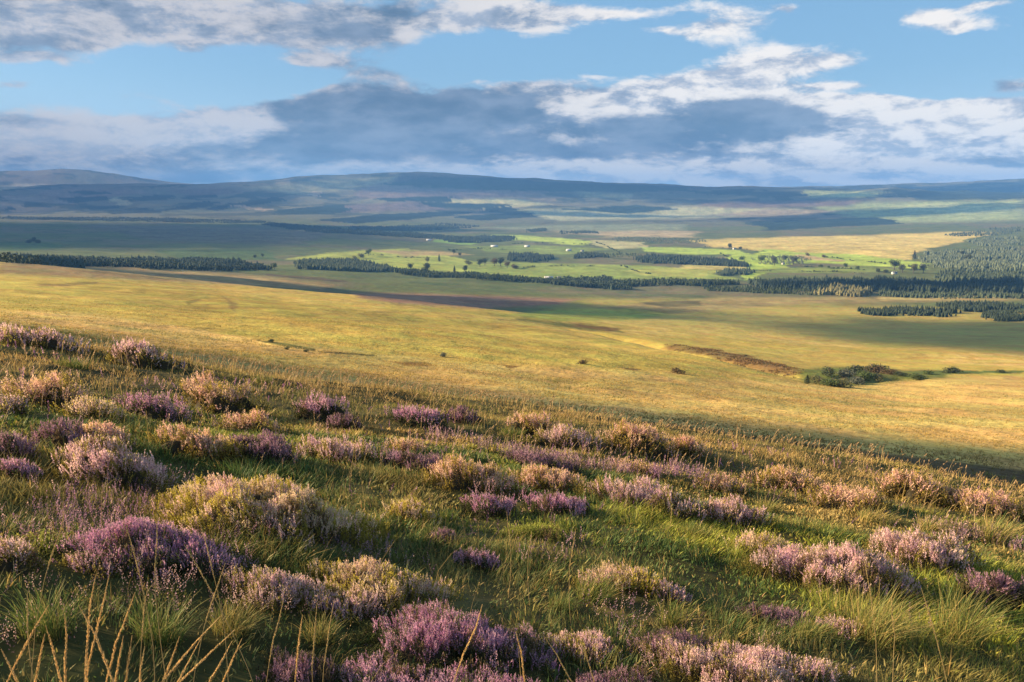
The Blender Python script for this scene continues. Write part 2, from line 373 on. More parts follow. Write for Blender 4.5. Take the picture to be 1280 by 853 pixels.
ZONES = [  # polygon in photograph pixels, albedo, softness
 # far hills; pale moor zones centre-right are lightened to paint sunlit streaks
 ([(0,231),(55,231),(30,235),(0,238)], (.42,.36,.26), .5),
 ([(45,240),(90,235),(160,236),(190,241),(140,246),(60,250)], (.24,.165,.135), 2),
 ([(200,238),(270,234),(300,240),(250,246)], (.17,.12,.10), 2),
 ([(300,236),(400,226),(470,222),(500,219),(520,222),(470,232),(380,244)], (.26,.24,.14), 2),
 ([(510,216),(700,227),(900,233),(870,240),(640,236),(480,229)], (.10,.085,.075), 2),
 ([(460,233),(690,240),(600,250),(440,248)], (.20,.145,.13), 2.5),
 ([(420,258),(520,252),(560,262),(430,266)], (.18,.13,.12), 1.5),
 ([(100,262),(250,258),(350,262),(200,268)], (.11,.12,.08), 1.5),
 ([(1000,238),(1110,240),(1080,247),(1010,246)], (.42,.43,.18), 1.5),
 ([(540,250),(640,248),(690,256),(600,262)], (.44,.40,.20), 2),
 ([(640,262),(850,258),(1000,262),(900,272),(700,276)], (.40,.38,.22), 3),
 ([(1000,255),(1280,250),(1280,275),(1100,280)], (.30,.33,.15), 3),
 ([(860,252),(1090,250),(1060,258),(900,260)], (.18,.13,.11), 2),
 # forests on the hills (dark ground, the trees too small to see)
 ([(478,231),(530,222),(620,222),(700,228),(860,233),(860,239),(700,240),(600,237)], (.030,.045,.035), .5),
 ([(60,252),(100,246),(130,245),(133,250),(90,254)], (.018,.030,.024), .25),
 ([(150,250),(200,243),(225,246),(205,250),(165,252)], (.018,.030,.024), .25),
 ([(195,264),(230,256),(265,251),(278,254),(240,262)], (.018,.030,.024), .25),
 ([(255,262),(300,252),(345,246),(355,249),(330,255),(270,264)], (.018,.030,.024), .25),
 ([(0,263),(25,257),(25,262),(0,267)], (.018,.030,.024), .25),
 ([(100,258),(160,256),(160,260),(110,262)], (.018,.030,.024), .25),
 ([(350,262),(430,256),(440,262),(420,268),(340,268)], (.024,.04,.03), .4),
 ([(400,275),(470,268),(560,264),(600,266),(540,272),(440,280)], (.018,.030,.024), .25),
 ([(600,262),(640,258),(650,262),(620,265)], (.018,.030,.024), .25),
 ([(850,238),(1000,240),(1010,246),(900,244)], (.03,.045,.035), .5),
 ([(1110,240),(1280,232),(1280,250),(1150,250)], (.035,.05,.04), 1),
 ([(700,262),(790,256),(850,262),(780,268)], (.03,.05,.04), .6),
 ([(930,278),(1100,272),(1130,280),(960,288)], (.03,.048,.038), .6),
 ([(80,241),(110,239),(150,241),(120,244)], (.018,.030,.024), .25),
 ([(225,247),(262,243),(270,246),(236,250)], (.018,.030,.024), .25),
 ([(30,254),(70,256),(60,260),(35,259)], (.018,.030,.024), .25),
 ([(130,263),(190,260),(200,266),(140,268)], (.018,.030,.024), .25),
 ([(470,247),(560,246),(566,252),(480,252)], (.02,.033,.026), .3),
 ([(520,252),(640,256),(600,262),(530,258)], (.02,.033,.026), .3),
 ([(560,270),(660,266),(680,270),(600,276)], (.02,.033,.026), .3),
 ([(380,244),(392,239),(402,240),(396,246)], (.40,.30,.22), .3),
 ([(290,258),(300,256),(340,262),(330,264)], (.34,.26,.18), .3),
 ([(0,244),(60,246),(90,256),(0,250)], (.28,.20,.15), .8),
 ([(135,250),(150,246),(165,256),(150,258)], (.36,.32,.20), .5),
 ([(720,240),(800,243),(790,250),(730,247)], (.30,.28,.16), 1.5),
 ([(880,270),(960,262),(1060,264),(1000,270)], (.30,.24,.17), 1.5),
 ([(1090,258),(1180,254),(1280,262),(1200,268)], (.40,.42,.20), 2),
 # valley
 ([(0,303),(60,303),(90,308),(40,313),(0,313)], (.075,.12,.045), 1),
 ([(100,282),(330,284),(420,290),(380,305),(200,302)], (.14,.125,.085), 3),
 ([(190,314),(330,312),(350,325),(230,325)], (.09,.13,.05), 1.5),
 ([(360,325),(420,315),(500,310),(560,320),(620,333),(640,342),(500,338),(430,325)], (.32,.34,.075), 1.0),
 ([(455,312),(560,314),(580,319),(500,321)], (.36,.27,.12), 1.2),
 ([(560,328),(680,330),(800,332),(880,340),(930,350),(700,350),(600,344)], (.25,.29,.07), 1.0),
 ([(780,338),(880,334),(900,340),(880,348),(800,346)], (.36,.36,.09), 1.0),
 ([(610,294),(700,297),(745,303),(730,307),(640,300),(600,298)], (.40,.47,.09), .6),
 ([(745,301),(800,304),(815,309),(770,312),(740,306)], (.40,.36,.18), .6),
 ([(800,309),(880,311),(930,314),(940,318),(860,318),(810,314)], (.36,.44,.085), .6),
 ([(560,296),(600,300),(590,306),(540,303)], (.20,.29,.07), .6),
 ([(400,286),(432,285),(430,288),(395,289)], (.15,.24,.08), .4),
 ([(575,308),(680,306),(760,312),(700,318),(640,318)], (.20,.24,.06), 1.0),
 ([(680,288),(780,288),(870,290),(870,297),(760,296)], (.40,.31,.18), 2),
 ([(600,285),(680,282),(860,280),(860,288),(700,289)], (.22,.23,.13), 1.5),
 ([(870,300),(960,297),(1060,294),(1140,291),(1210,289),(1250,290),(1200,302),(1160,312),(1130,325),(1060,320),(960,314),(880,308)], (.56,.42,.14), 1.2),
 ([(960,312),(1060,318),(1120,324),(1165,330),(1160,337),(1080,333),(1000,330),(930,326)], (.36,.43,.08), .8),
 ([(905,316),(960,320),(1000,326),(960,340),(940,352),(930,345),(935,334)], (.36,.44,.085), .8),
 ([(1000,318),(1060,325),(1050,328),(990,322)], (.45,.33,.16), .5),
 ([(850,330),(930,331),(935,337),(900,338),(840,336)], (.46,.38,.13), .8),
 ([(940,337),(1070,333),(1130,338),(1060,342),(940,341)], (.20,.23,.06), .8),
 # moorland beyond the golden slope
 ([(440,366),(520,367),(620,370),(720,374),(700,381),(600,386),(500,380),(450,373)], (.26,.15,.10), 3.0),
 ([(0,325),(100,329),(220,338),(330,346),(420,356),(400,362),(200,352),(0,342)], (.30,.21,.10), 3.0),
 ([(700,388),(900,372),(1000,372),(1280,368),(1280,375),(1000,380),(840,392)], (.28,.21,.09), 2),
 ([(1100,372),(1280,366),(1280,371),(1100,376)], (.40,.30,.12), .8),
 ([(620,395),(700,386),(790,386),(840,392),(800,400),(700,402)], (.26,.27,.06), 2.5),
 ([(800,378),(870,376),(880,382),(830,384)], (.13,.11,.05), 1.0),
 ([(1000,350),(1280,352),(1280,362),(1000,362)], (.10,.11,.05), 1),
]
STREAKS = [
 ([(640,408),(700,418),(770,434),(830,446),(829,447.2),(768,435.4),(700,419.5),(640,409.5)], (.56,.42,.17), .3),
 ([(1010,488),(1100,493),(1280,500),(1280,501.5),(1100,494.5),(1010,489.5)], (.60,.44,.2), .5),
 ([(0,388),(110,392),(220,407),(330,426),(470,444),(620,458),(860,472),(1010,480),(1130,474),(1280,470),(1300,590),(1065,562),(850,532),(640,507),(430,484),(215,455),(0,418)], (.52,.345,.115), 3.0),
 ([(0,350),(160,354),(330,372),(600,400),(760,424),(900,458),(860,468),(620,452),(470,440),(330,420),(110,386),(0,380)], (.42,.305,.072), 4.0),  # long thin marks on the golden slope: banks, ditches, bracken
 ([(655,398),(700,403),(770,410),(780,416),(740,414),(690,407),(640,400)], (.17,.15,.04), 1.5),
 ([(715,404),(760,409),(778,412),(760,415),(720,409)], (.16,.10,.035), 1.2),
 ([(835,431),(870,434),(930,444),(1005,464),(990,471),(950,464),(880,445),(835,437)], (.20,.125,.045), 2.0),
 ([(1000,462),(1060,458),(1130,462),(1200,464),(1180,473),(1060,484),(1005,478)], (.15,.15,.04), 2.5),
 ([(490,452),(530,453),(545,457),(510,458)], (.26,.14,.045), 1.5),
 ([(620,456),(650,458),(640,461)], (.2,.11,.04), .6),
 ([(770,458),(805,461),(795,464)], (.15,.10,.04), .6),
 ([(318,424),(395,436),(398,439),(330,429)], (.13,.11,.035), .5),
 ([(400,438),(470,444),(470,446),(400,440)], (.13,.10,.035), .4),
 ([(1130,464),(1280,463),(1280,467),(1150,468)], (.10,.12,.035), .6),
 ([(40,356),(120,353),(125,355),(50,359)], (.24,.17,.055), 1),
 ([(232,377),(250,373),(252,376),(236,381)], (.24,.18,.05), 1.2),
 ([(280,371),(300,383),(293,390),(285,380)], (.27,.18,.06), 2),
 ([(330,342),(400,347),(440,352),(420,353),(340,345)], (.10,.08,.05), .5),
]
def ground_color(x, y, z):
    r = np.hypot(x, y)
    u, v = project(x, y, z)
    front = (y > 30)
    wu = u + 10*fbm(x, y, np.maximum(r, 50)*.05 if False else 60, 3, .55, 21)
    n_s = fbm(x, y, 14, 4, .6, 22); n_m = fbm(x, y, 90, 4, .55, 23); n_l = fbm(x, y, 420, 4, .5, 24); n_xl = fbm(x, y, 1700, 4, .5, 25)
    def mix(a, b, t): return a*(1-t[:, None]) + np.asarray(b)*t[:, None]
    n = len(x)
    near = np.tile(np.array([.050, .050, .018]), (n, 1))
    near = mix(near, (.085, .075, .03), sstep(fbm(x, y, 1.1, 3, .6, 26), -.1, .35))
    gold = np.tile(np.array([.44, .30, .08]), (n, 1))
    gold = mix(gold, (.40, .30, .065), sstep(n_m + .5*n_s, .0, .45)*.7)
    gold = mix(gold, (.60, .41, .15), sstep(-n_m*.8 + n_s, .05, .5)*.7)
    gold = mix(gold, (.40, .30, .07), (sstep(r, 260, 420)*(1-sstep(r, 850, 1000))*sstep(n_l + .2, -.15, .35))*.7)
    val = np.tile(np.array([.125, .14, .055]), (n, 1))
    val = mix(val, (.17, .14, .085), sstep(n_l, -.1, .3)*.8)
    val = mix(val, (.085, .11, .045), sstep(n_m, .05, .4)*.7)
    hill = np.tile(np.array([.16, .15, .10]), (n, 1))
    hill = mix(hill, (.20, .16, .12), sstep(n_xl, -.05, .25)*.8)
    hill = mix(hill, (.045, .055, .035), sstep(n_l, .08, .2)*.85)
    c = near
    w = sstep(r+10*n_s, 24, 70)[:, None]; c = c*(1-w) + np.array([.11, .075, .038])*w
    lim = 38*sstep(x/np.maximum(r, 1), -.2, .1); w = sstep(r+22*n_s+14*n_m-lim, 108, 138)[:, None]; c = c*(1-w) + gold*w  # brown heath held further out, painting the shadow band into the ground colour
    w = sstep(r + 60*n_m, 1060, 1180)[:, None]; c = c*(1-w)+val*w
    rightgold = sstep(u, 640, 800)*(1-sstep(r, 1750, 2000))*sstep(r, 900, 1100)*front
    c = mix(c, (.42, .32, .09), rightgold*.85)
    w = sstep(r, 7500, 9500)[:, None]; c = c*(1-w) + hill*w
    sel = np.where(front & (r > 90) & (u > -60) & (u < 1340))[0]
    us, vs_ = u[sel], v[sel]
    uj = us + 14*fbm(x[sel], y[sel], 260, 4, .6, 31)*sstep(r[sel], 1000, 3000) + 6*fbm(x[sel], y[sel], 16, 3, .6, 33)
    vj = vs_ + (2.2-1.5*sstep(r[sel], 6000, 8500))*fbm(x[sel], y[sel], 330, 4, .6, 32)*sstep(r[sel], 1000, 3000) + 1.5*fbm(x[sel], y[sel], 12, 3, .6, 34)*(1-sstep(r[sel], 1000, 2000))
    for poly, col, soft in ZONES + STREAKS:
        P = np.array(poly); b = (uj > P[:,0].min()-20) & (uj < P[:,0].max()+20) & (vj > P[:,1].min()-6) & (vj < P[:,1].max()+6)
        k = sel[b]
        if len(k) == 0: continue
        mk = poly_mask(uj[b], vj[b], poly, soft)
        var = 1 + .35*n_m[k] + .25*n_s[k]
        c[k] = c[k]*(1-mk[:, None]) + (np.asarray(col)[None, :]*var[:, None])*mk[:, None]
    return np.clip(c, .012, .8)

# polar sheet, dense where the photograph looks
az_front = np.linspace(-0.70, 0.70, 1150)
az_left = -0.70 - (np.linspace(0, 1, 46)[1:]**1.5)*(math.pi-0.70)
az_right = 0.70 + (np.linspace(0, 1, 46)[1:-1]**1.5)*(math.pi-0.70)
az_all = np.sort(np.concatenate([az_front, az_left, az_right]))
radii = np.concatenate([np.linspace(.4, 2.0, 8)[:-1], np.exp(np.linspace(math.log(2.0), math.log(26500), 900))])
A, Rr = np.meshgrid(az_all, radii)
GX, GY = Rr*np.sin(A), Rr*np.cos(A)
GZ = ground_z(GX, GY)
nr, na = A.shape
gx, gy, gz = GX.ravel(), GY.ravel(), GZ.ravel()
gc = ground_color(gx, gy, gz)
verts = np.stack([gx, gy, gz], 1)
ii, jj = np.meshgrid(np.arange(nr-1), np.arange(na), indexing='ij')
j2 = (jj+1) % na
faces = np.stack([ii*na+jj, ii*na+j2, (ii+1)*na+j2, (ii+1)*na+jj], -1).reshape(-1, 4)[:, ::-1]
# centre fan as thin quads
cz = float(ground_z(np.array([0.]), np.array([0.]))[0])
verts = np.vstack([verts, [[0, 0, cz]]]); gc = np.vstack([gc, gc[:1]])
ci = len(verts)-1
k = np.arange(0, na-1, 2)
fan = np.stack([np.full(len(k), ci), (k+2) % na, (k+1) % na, k], 1)
faces = np.vstack([faces, fan])

def ground_material():
    m = bpy.data.materials.new('ground'); m.use_nodes = True
    t = NT(m.node_tree); t.n.clear()
    o = t.node('ShaderNodeOutputMaterial'); a = t.node('ShaderNodeAttribute', attribute_name='col')
    g = t.node('ShaderNodeNewGeometry'); pos = g.outputs['Position']
    cd = t.node('ShaderNodeVectorMath', operation='LENGTH'); t.l.new(pos, cd.inputs[0]); dist = cd.outputs['Value']
    n_fine = t.noise(pos, 2.2, 4, .65).outputs[0]
    n_tus = t.noise(pos, .55, 4, .65).outputs[0]
    n_mid = t.noise(pos, .07, 5, .6).outputs[0]
    n_far = t.noise(pos, .012, 6, .6).outputs[0]
    # keep each scale only where it can be seen as a texture
    f1 = t.smooth(dist, 200, 700, 1.0, 0.15)
    s = t.m('MULTIPLY', t.m('MULTIPLY', t.m('SUBTRACT', n_tus, .5), f1), 1.9)
    s = t.m('ADD', s, t.m('MULTIPLY', t.m('SUBTRACT', n_fine, .5), .8))
    s = t.m('ADD', s, t.m('MULTIPLY', t.m('SUBTRACT', n_mid, .5), .7))
    s = t.m('ADD', s, t.m('MULTIPLY', t.m('SUBTRACT', n_far, .5), .8))
    s = t.m('ADD', s, 1.0)
    s = t.m('MAXIMUM', s, .35)
    v = t.node('ShaderNodeVectorMath', operation='SCALE'); t.l.new(a.outputs['Color'], v.inputs[0]); t.l.new(s, v.inputs['Scale'])
    hue = t.mixc(t.smooth(t.noise(pos, .035, 5, .6).outputs[0], .35, .65), (1.06, .96, .95, 1), (.92, 1.05, .92, 1))
    c = t.mixc(1.0, v.outputs[0], hue, 'MULTIPLY')
    p = t.node('ShaderNodeBsdfPrincipled'); t.l.new(c, p.inputs['Base Color'])
    p.inputs['Roughness'].default_value = .95; p.inputs['Specular IOR Level'].default_value = .05
    bmp = t.node('ShaderNodeBump'); bmp.inputs['Strength'].default_value = .55; bmp.inputs['Distance'].default_value = 1.0
    h = t.m('ADD', t.m('MULTIPLY', n_tus, .5), t.m('ADD', t.m('MULTIPLY', n_mid, 2.2), t.m('MULTIPLY', n_far, 7.0)))
    t.l.new(h, bmp.inputs['Height']); t.l.new(bmp.outputs[0], p.inputs['Normal'])
    t.l.new(p.outputs[0], o.inputs['Surface'])
    return m
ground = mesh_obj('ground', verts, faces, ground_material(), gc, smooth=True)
tag(ground, 'moorland slope, golden grass hillside, valley fields and far hills as one land surface', 'ground', kind='structure')

# ---------------------------------------------------------------- haze
def haze():
    m = bpy.data.materials.new('haze'); m.use_nodes = True
    t = NT(m.node_tree); t.n.clear()
    o = t.node('ShaderNodeOutputMaterial'); p = t.node('ShaderNodeVolumePrincipled')
    p.inputs['Color'].default_value = (.17, .44, 1.0, 1); p.inputs['Density'].default_value = 5.0e-5
    p.inputs['Anisotropy'].default_value = 0.0
    t.l.new(p.outputs[0], o.inputs['Volume'])
    L = 27500; zt = float(gz.max())+120; zb = float(gz.min())-5
    v = [(-L,-L,zb),(L,-L,zb),(L,L,zb),(-L,L,zb),(-L,-L,zt),(L,-L,zt),(L,L,zt),(-L,L,zt)]
    f = [(0,3,2,1),(4,5,6,7),(0,1,5,4),(1,2,6,5),(2,3,7,6),(3,0,4,7)]
    h = mesh_obj('haze', v, f, m)
    tag(h, 'thin blue evening haze filling the valley out to the far hills', 'haze', kind='stuff')
    return zt
HAZE_TOP = haze()
print('ground z', gz.min(), gz.max(), 'haze top', HAZE_TOP)

# ---------------------------------------------------------------- clouds whose shadows lie on the land
def cloud_mat(brk=.9, sc=2.3, amax=.90):
    m = bpy.data.materials.new('cloud_vapour'); m.use_nodes = True
    t = NT(m.node_tree); t.n.clear()
    o = t.node('ShaderNodeOutputMaterial')
    tc = t.node('ShaderNodeTexCoord'); s = t.node('ShaderNodeSeparateXYZ'); t.l.new(tc.outputs['Object'], s.inputs[0])
    rr = t.m('SQRT', t.m('ADD', t.m('MULTIPLY', s.outputs[0], s.outputs[0]), t.m('MULTIPLY', s.outputs[1], s.outputs[1])))
    oi = t.node('ShaderNodeObjectInfo')
    off = t.node('ShaderNodeVectorMath', operation='ADD'); t.l.new(tc.outputs['Object'], off.inputs[0]); t.l.new(oi.outputs['Location'], off.inputs[1])
    nz = t.noise(off.outputs[0], sc, 5, .6).outputs[0]
    d = t.m('ADD', rr, t.m('MULTIPLY', t.m('SUBTRACT', nz, .5), brk))
    al = t.smooth(d, .50, .98, amax, 0.0)
    tr = t.node('ShaderNodeBsdfTransparent'); df = t.node('ShaderNodeBsdfDiffuse'); df.inputs[0].default_value = (.85, .85, .86, 1)
    mx = t.node('ShaderNodeMixShader'); t.l.new(al, mx.inputs[0]); t.l.new(tr.outputs[0], mx.inputs[1]); t.l.new(df.outputs[0], mx.inputs[2])
    t.l.new(mx.outputs[0], o.inputs['Surface'])
    return m
M_CLOUD = cloud_mat(); M_CLOUD_BROKEN = cloud_mat(2.4, 3.2); M_SHADE_WISP = cloud_mat(.35, 2.0, .985)
def uv_sphere(nu, nv):
    th = np.linspace(0, math.pi, nv+1)[1:-1]; ph = np.arange(nu)*2*math.pi/nu
    T, Pp = np.meshgrid(th, ph, indexing='ij')
    v = np.stack([np.sin(T)*np.cos(Pp), np.sin(T)*np.sin(Pp), np.cos(T)], -1).reshape(-1, 3)
    v = np.vstack([v, [[0, 0, 1], [0, 0, -1]]]); top = len(v)-2
    i, j = np.meshgrid(np.arange(nv-2), np.arange(nu), indexing='ij'); j2 = (j+1) % nu
    a, b, c, d = i*nu+j, (i+1)*nu+j, (i+1)*nu+j2, i*nu+j2
    f = np.vstack([np.stack([a, b, c], -1).reshape(-1, 3), np.stack([a, c, d], -1).reshape(-1, 3)])
    k = np.arange(nu); k2 = (k+1) % nu
    f = np.vstack([f, np.stack([np.full(nu, top), k, k2], 1), np.stack([np.full(nu, top+1), (nv-2)*nu+k2, (nv-2)*nu+k], 1)])
    return v, f
CLOUDS = [ # ground centre x, y, half sizes, turn, altitude above the ground it shades, vertical half size
 (-2700, 4900, 2000, 2500, 8, 1500, 170, 'broad cloud shading the left side of the valley'),
 (-700, 1520, 1150, 300, -12, 950, 60, 'long low cloud shading the moor beyond the golden hill'),
 (55, 116, 240, 62, 2, 300, 18, 'wisp of cloud shading the hollow just beyond the near slope'),  # invented cloud, out of view, placed only to darken the band past the brow
 (640, 1080, 330, 480, 20, 900, 60, 'small cloud shading the slope below the plantations'),
 (1250, 2330, 620, 190, 4, 1000, 60, 'narrow cloud shading the dark conifer plantation'),
 (-6400, 11500, 4200, 3000, 0, 3600, 300, 'largest cloud shading the western hills'),
 (700, 12600, 4200, 1500, 0, 3600, 260, 'wide cloud shading the broad summit ridge'),
 (3700, 8700, 2300, 650, 6, 2600, 160, 'cloud shading the foot of the eastern hills'),
 (7800, 15000, 4200, 2300, 0, 5000, 260, 'far cloud shading the eastern summit'),
 (700, 9600, 1700, 380, -8, 2600, 120, 'thin cloud drawing a dark band across the middle hills'),
 (-1500, 6900, 1500, 700, 0, 2600, 120, 'cloud shading the foot of the middle hills'),
 (3600, 11000, 2300, 600, 0, 3600, 150, 'thin cloud over the upper eastern moor'),
]
cv, cf = uv_sphere(64, 32)
for (x, y, rx, ry, turn, alt, rz, lab) in CLOUDS:
    gzc = float(ground_z(np.array([x*1.]), np.array([y*1.]))[0])
    zc = max(gzc+alt, HAZE_TOP+rz*1.3+30); t = (zc-gzc)/SUN[2]
    v = cv.copy()
    n = 1 + .35*fbm(v[:,0]*1.0+x*.01, v[:,1]+v[:,2]*.7, .8, 4, .55, 41)
    v = v*n[:, None]; v[:, 2] *= np.where(v[:, 2] < 0, .35, 1)
    o = mesh_obj('cloud', v, cf, M_CLOUD_BROKEN if alt > 2000 else (M_SHADE_WISP if alt < 500 else M_CLOUD), smooth=True)
    o.location = (x+SUN[0]*t, y+SUN[1]*t, zc)
    o.scale = (rx, ry, rz); o.rotation_euler = (0, 0, math.radians(turn))
    tag(o, lab, 'cloud', kind='structure')
    print('cloud', lab[:40], [round(float(q)) for q in project(np.array(o.location[0]), np.array(o.location[1]), np.array(o.location[2]))], o.location[1])
# ---------------------------------------------------------------- woods and trees
def conifer_batch(px, py, h, col, seed, warm=0.0):
    """many small conifers as one mesh: two stacked jagged cones each"""
    g = np.random.default_rng(seed); n = len(px); pz = ground_z(px, py)
    S = 5; V = []; Cc = []; Fc = []
    ang = np.arange(S)*2*math.pi/S
    base = g.random(n)*6.28
    hh = h*(.68+.5*g.random(n)**1.5)*(1+.45*fbm(px, py, h*4, 3, .6, 55)); w = hh*(.27+.10*g.random(n))
    tint = (.85+.3*g.random(n))[:, None]*np.asarray(col)[None, :]
    tiers = ((.06, 1.0, .62), (.34, .72, 1.0))
    off = 0
    for z0, wk, z1 in tiers:
        a = base[:, None]+ang[None, :]+z0*9
        rr = w[:, None]*wk*(.75+.5*g.random((n, S)))
        ring = np.stack([px[:, None]+rr*np.cos(a), py[:, None]+rr*np.sin(a), (pz+hh*z0)[:, None]+hh[:, None]*.08*(g.random((n, S))-.5)], -1)
        tip = np.stack([px, py, pz+hh*z1], -1)[:, None, :]
        vv = np.concatenate([ring, tip], 1)
        V.append(vv.reshape(-1, 3))
        Cc.append(np.repeat(tint, S+1, axis=0))
        idx = off + np.arange(n)[:, None]*(S+1)
        k = np.arange(S)
        f = np.stack([idx+k[None, :], idx+((k+1) % S)[None, :], np.broadcast_to(idx+S, (n, S))], -1).reshape(-1, 3)
        Fc.append(f); off += n*(S+1)
    return np.vstack(V), np.vstack(Fc), np.vstack(Cc)
def leaf_cloud(cx, cy, cz, rx, rz, n, g, size, col):
    """n small leaf faces spread through lumpy crown volumes; arrays over many crowns (m) -> m*n faces"""
    m = len(cx)
    d = g.normal(size=(m, n, 3)); d /= np.linalg.norm(d, axis=-1, keepdims=True)
    rad = (.55+.45*g.random((m, n))**.5)
    # lobes
    lob = 1 + .28*np.sin(d[..., 0]*4+g.random((m, 1))*6)*np.cos(d[..., 1]*4+g.random((m, 1))*6) + .16*np.sin(d[..., 2]*7+g.random((m, 1))*6)
    p = d*(rad*lob)[..., None]
    p = p*np.stack([rx, rx, rz], -1)[:, None, :] + np.stack([cx, cy, cz], -1)[:, None, :]
    s = size[:, None]*(.6+.8*g.random((m, n)))
    a = g.normal(size=(m, n, 3)); a /= np.linalg.norm(a, axis=-1, keepdims=True)
    b = np.cross(a, d + .6*g.normal(size=(m, n, 3))); b /= np.linalg.norm(b, axis=-1, keepdims=True)+1e-9
    V = np.stack([p+a*s[..., None], p-a*s[..., None]*.5+b*s[..., None]*.8, p-a*s[..., None]*.5-b*s[..., None]*.8], 2).reshape(-1, 3)
    Fc = np.arange(m*n*3).reshape(-1, 3)
    t = (.7+.6*g.random((m, n)))*1.0
    Cc = np.repeat((t[..., None]*np.asarray(col)).reshape(-1, 3), 3, axis=0)
    return V, Fc, Cc
def sample_poly(poly, spacing, seed):
    """jittered points inside the land area whose outline the photograph shows"""
    P = np.asarray(poly, float)
    Q = unproject(P[:, 0], P[:, 1], 90)
    g = np.random.default_rng(seed)
    x0, y0 = Q.min(0); x1, y1 = Q.max(0)
    nx, ny = int((x1-x0)/spacing)+1, int((y1-y0)/spacing)+1
    while nx*ny > 400000: spacing *= 1.15; nx, ny = int((x1-x0)/spacing)+1, int((y1-y0)/spacing)+1
    X, Y = np.meshgrid(x0+np.arange(nx)*spacing, y0+np.arange(ny)*spacing)
    X = X.ravel()+(g.random(X.size)-.5)*spacing*.9; Y = Y.ravel()+(g.random(Y.size)-.5)*spacing*.9
    jx = X+fbm(X, Y, spacing*9, 3, .6, 51)*spacing*6; jy = Y+fbm(X, Y, spacing*9, 3, .6, 52)*spacing*6
    ins = np.zeros(X.size, bool)
    for (a, b), (c, d) in zip(Q, np.roll(Q, -1, axis=0)):
        cc = ((b > jy) != (d > jy)) & (jx < (c-a)*(jy-b)/((d-b) if d != b else 1e-9)+a); ins ^= cc
    ins &= g.random(X.size) < np.clip(1.0+2.4*fbm(X, Y, spacing*7, 3, .6, 56), .25, 1)
    return X[ins], Y[ins]
DK = (.042, .060, .036); MID = (.070, .092, .050); PALE = (.13, .155, .09); LARCH = (.20, .18, .08); BROAD = (.045, .062, .026)
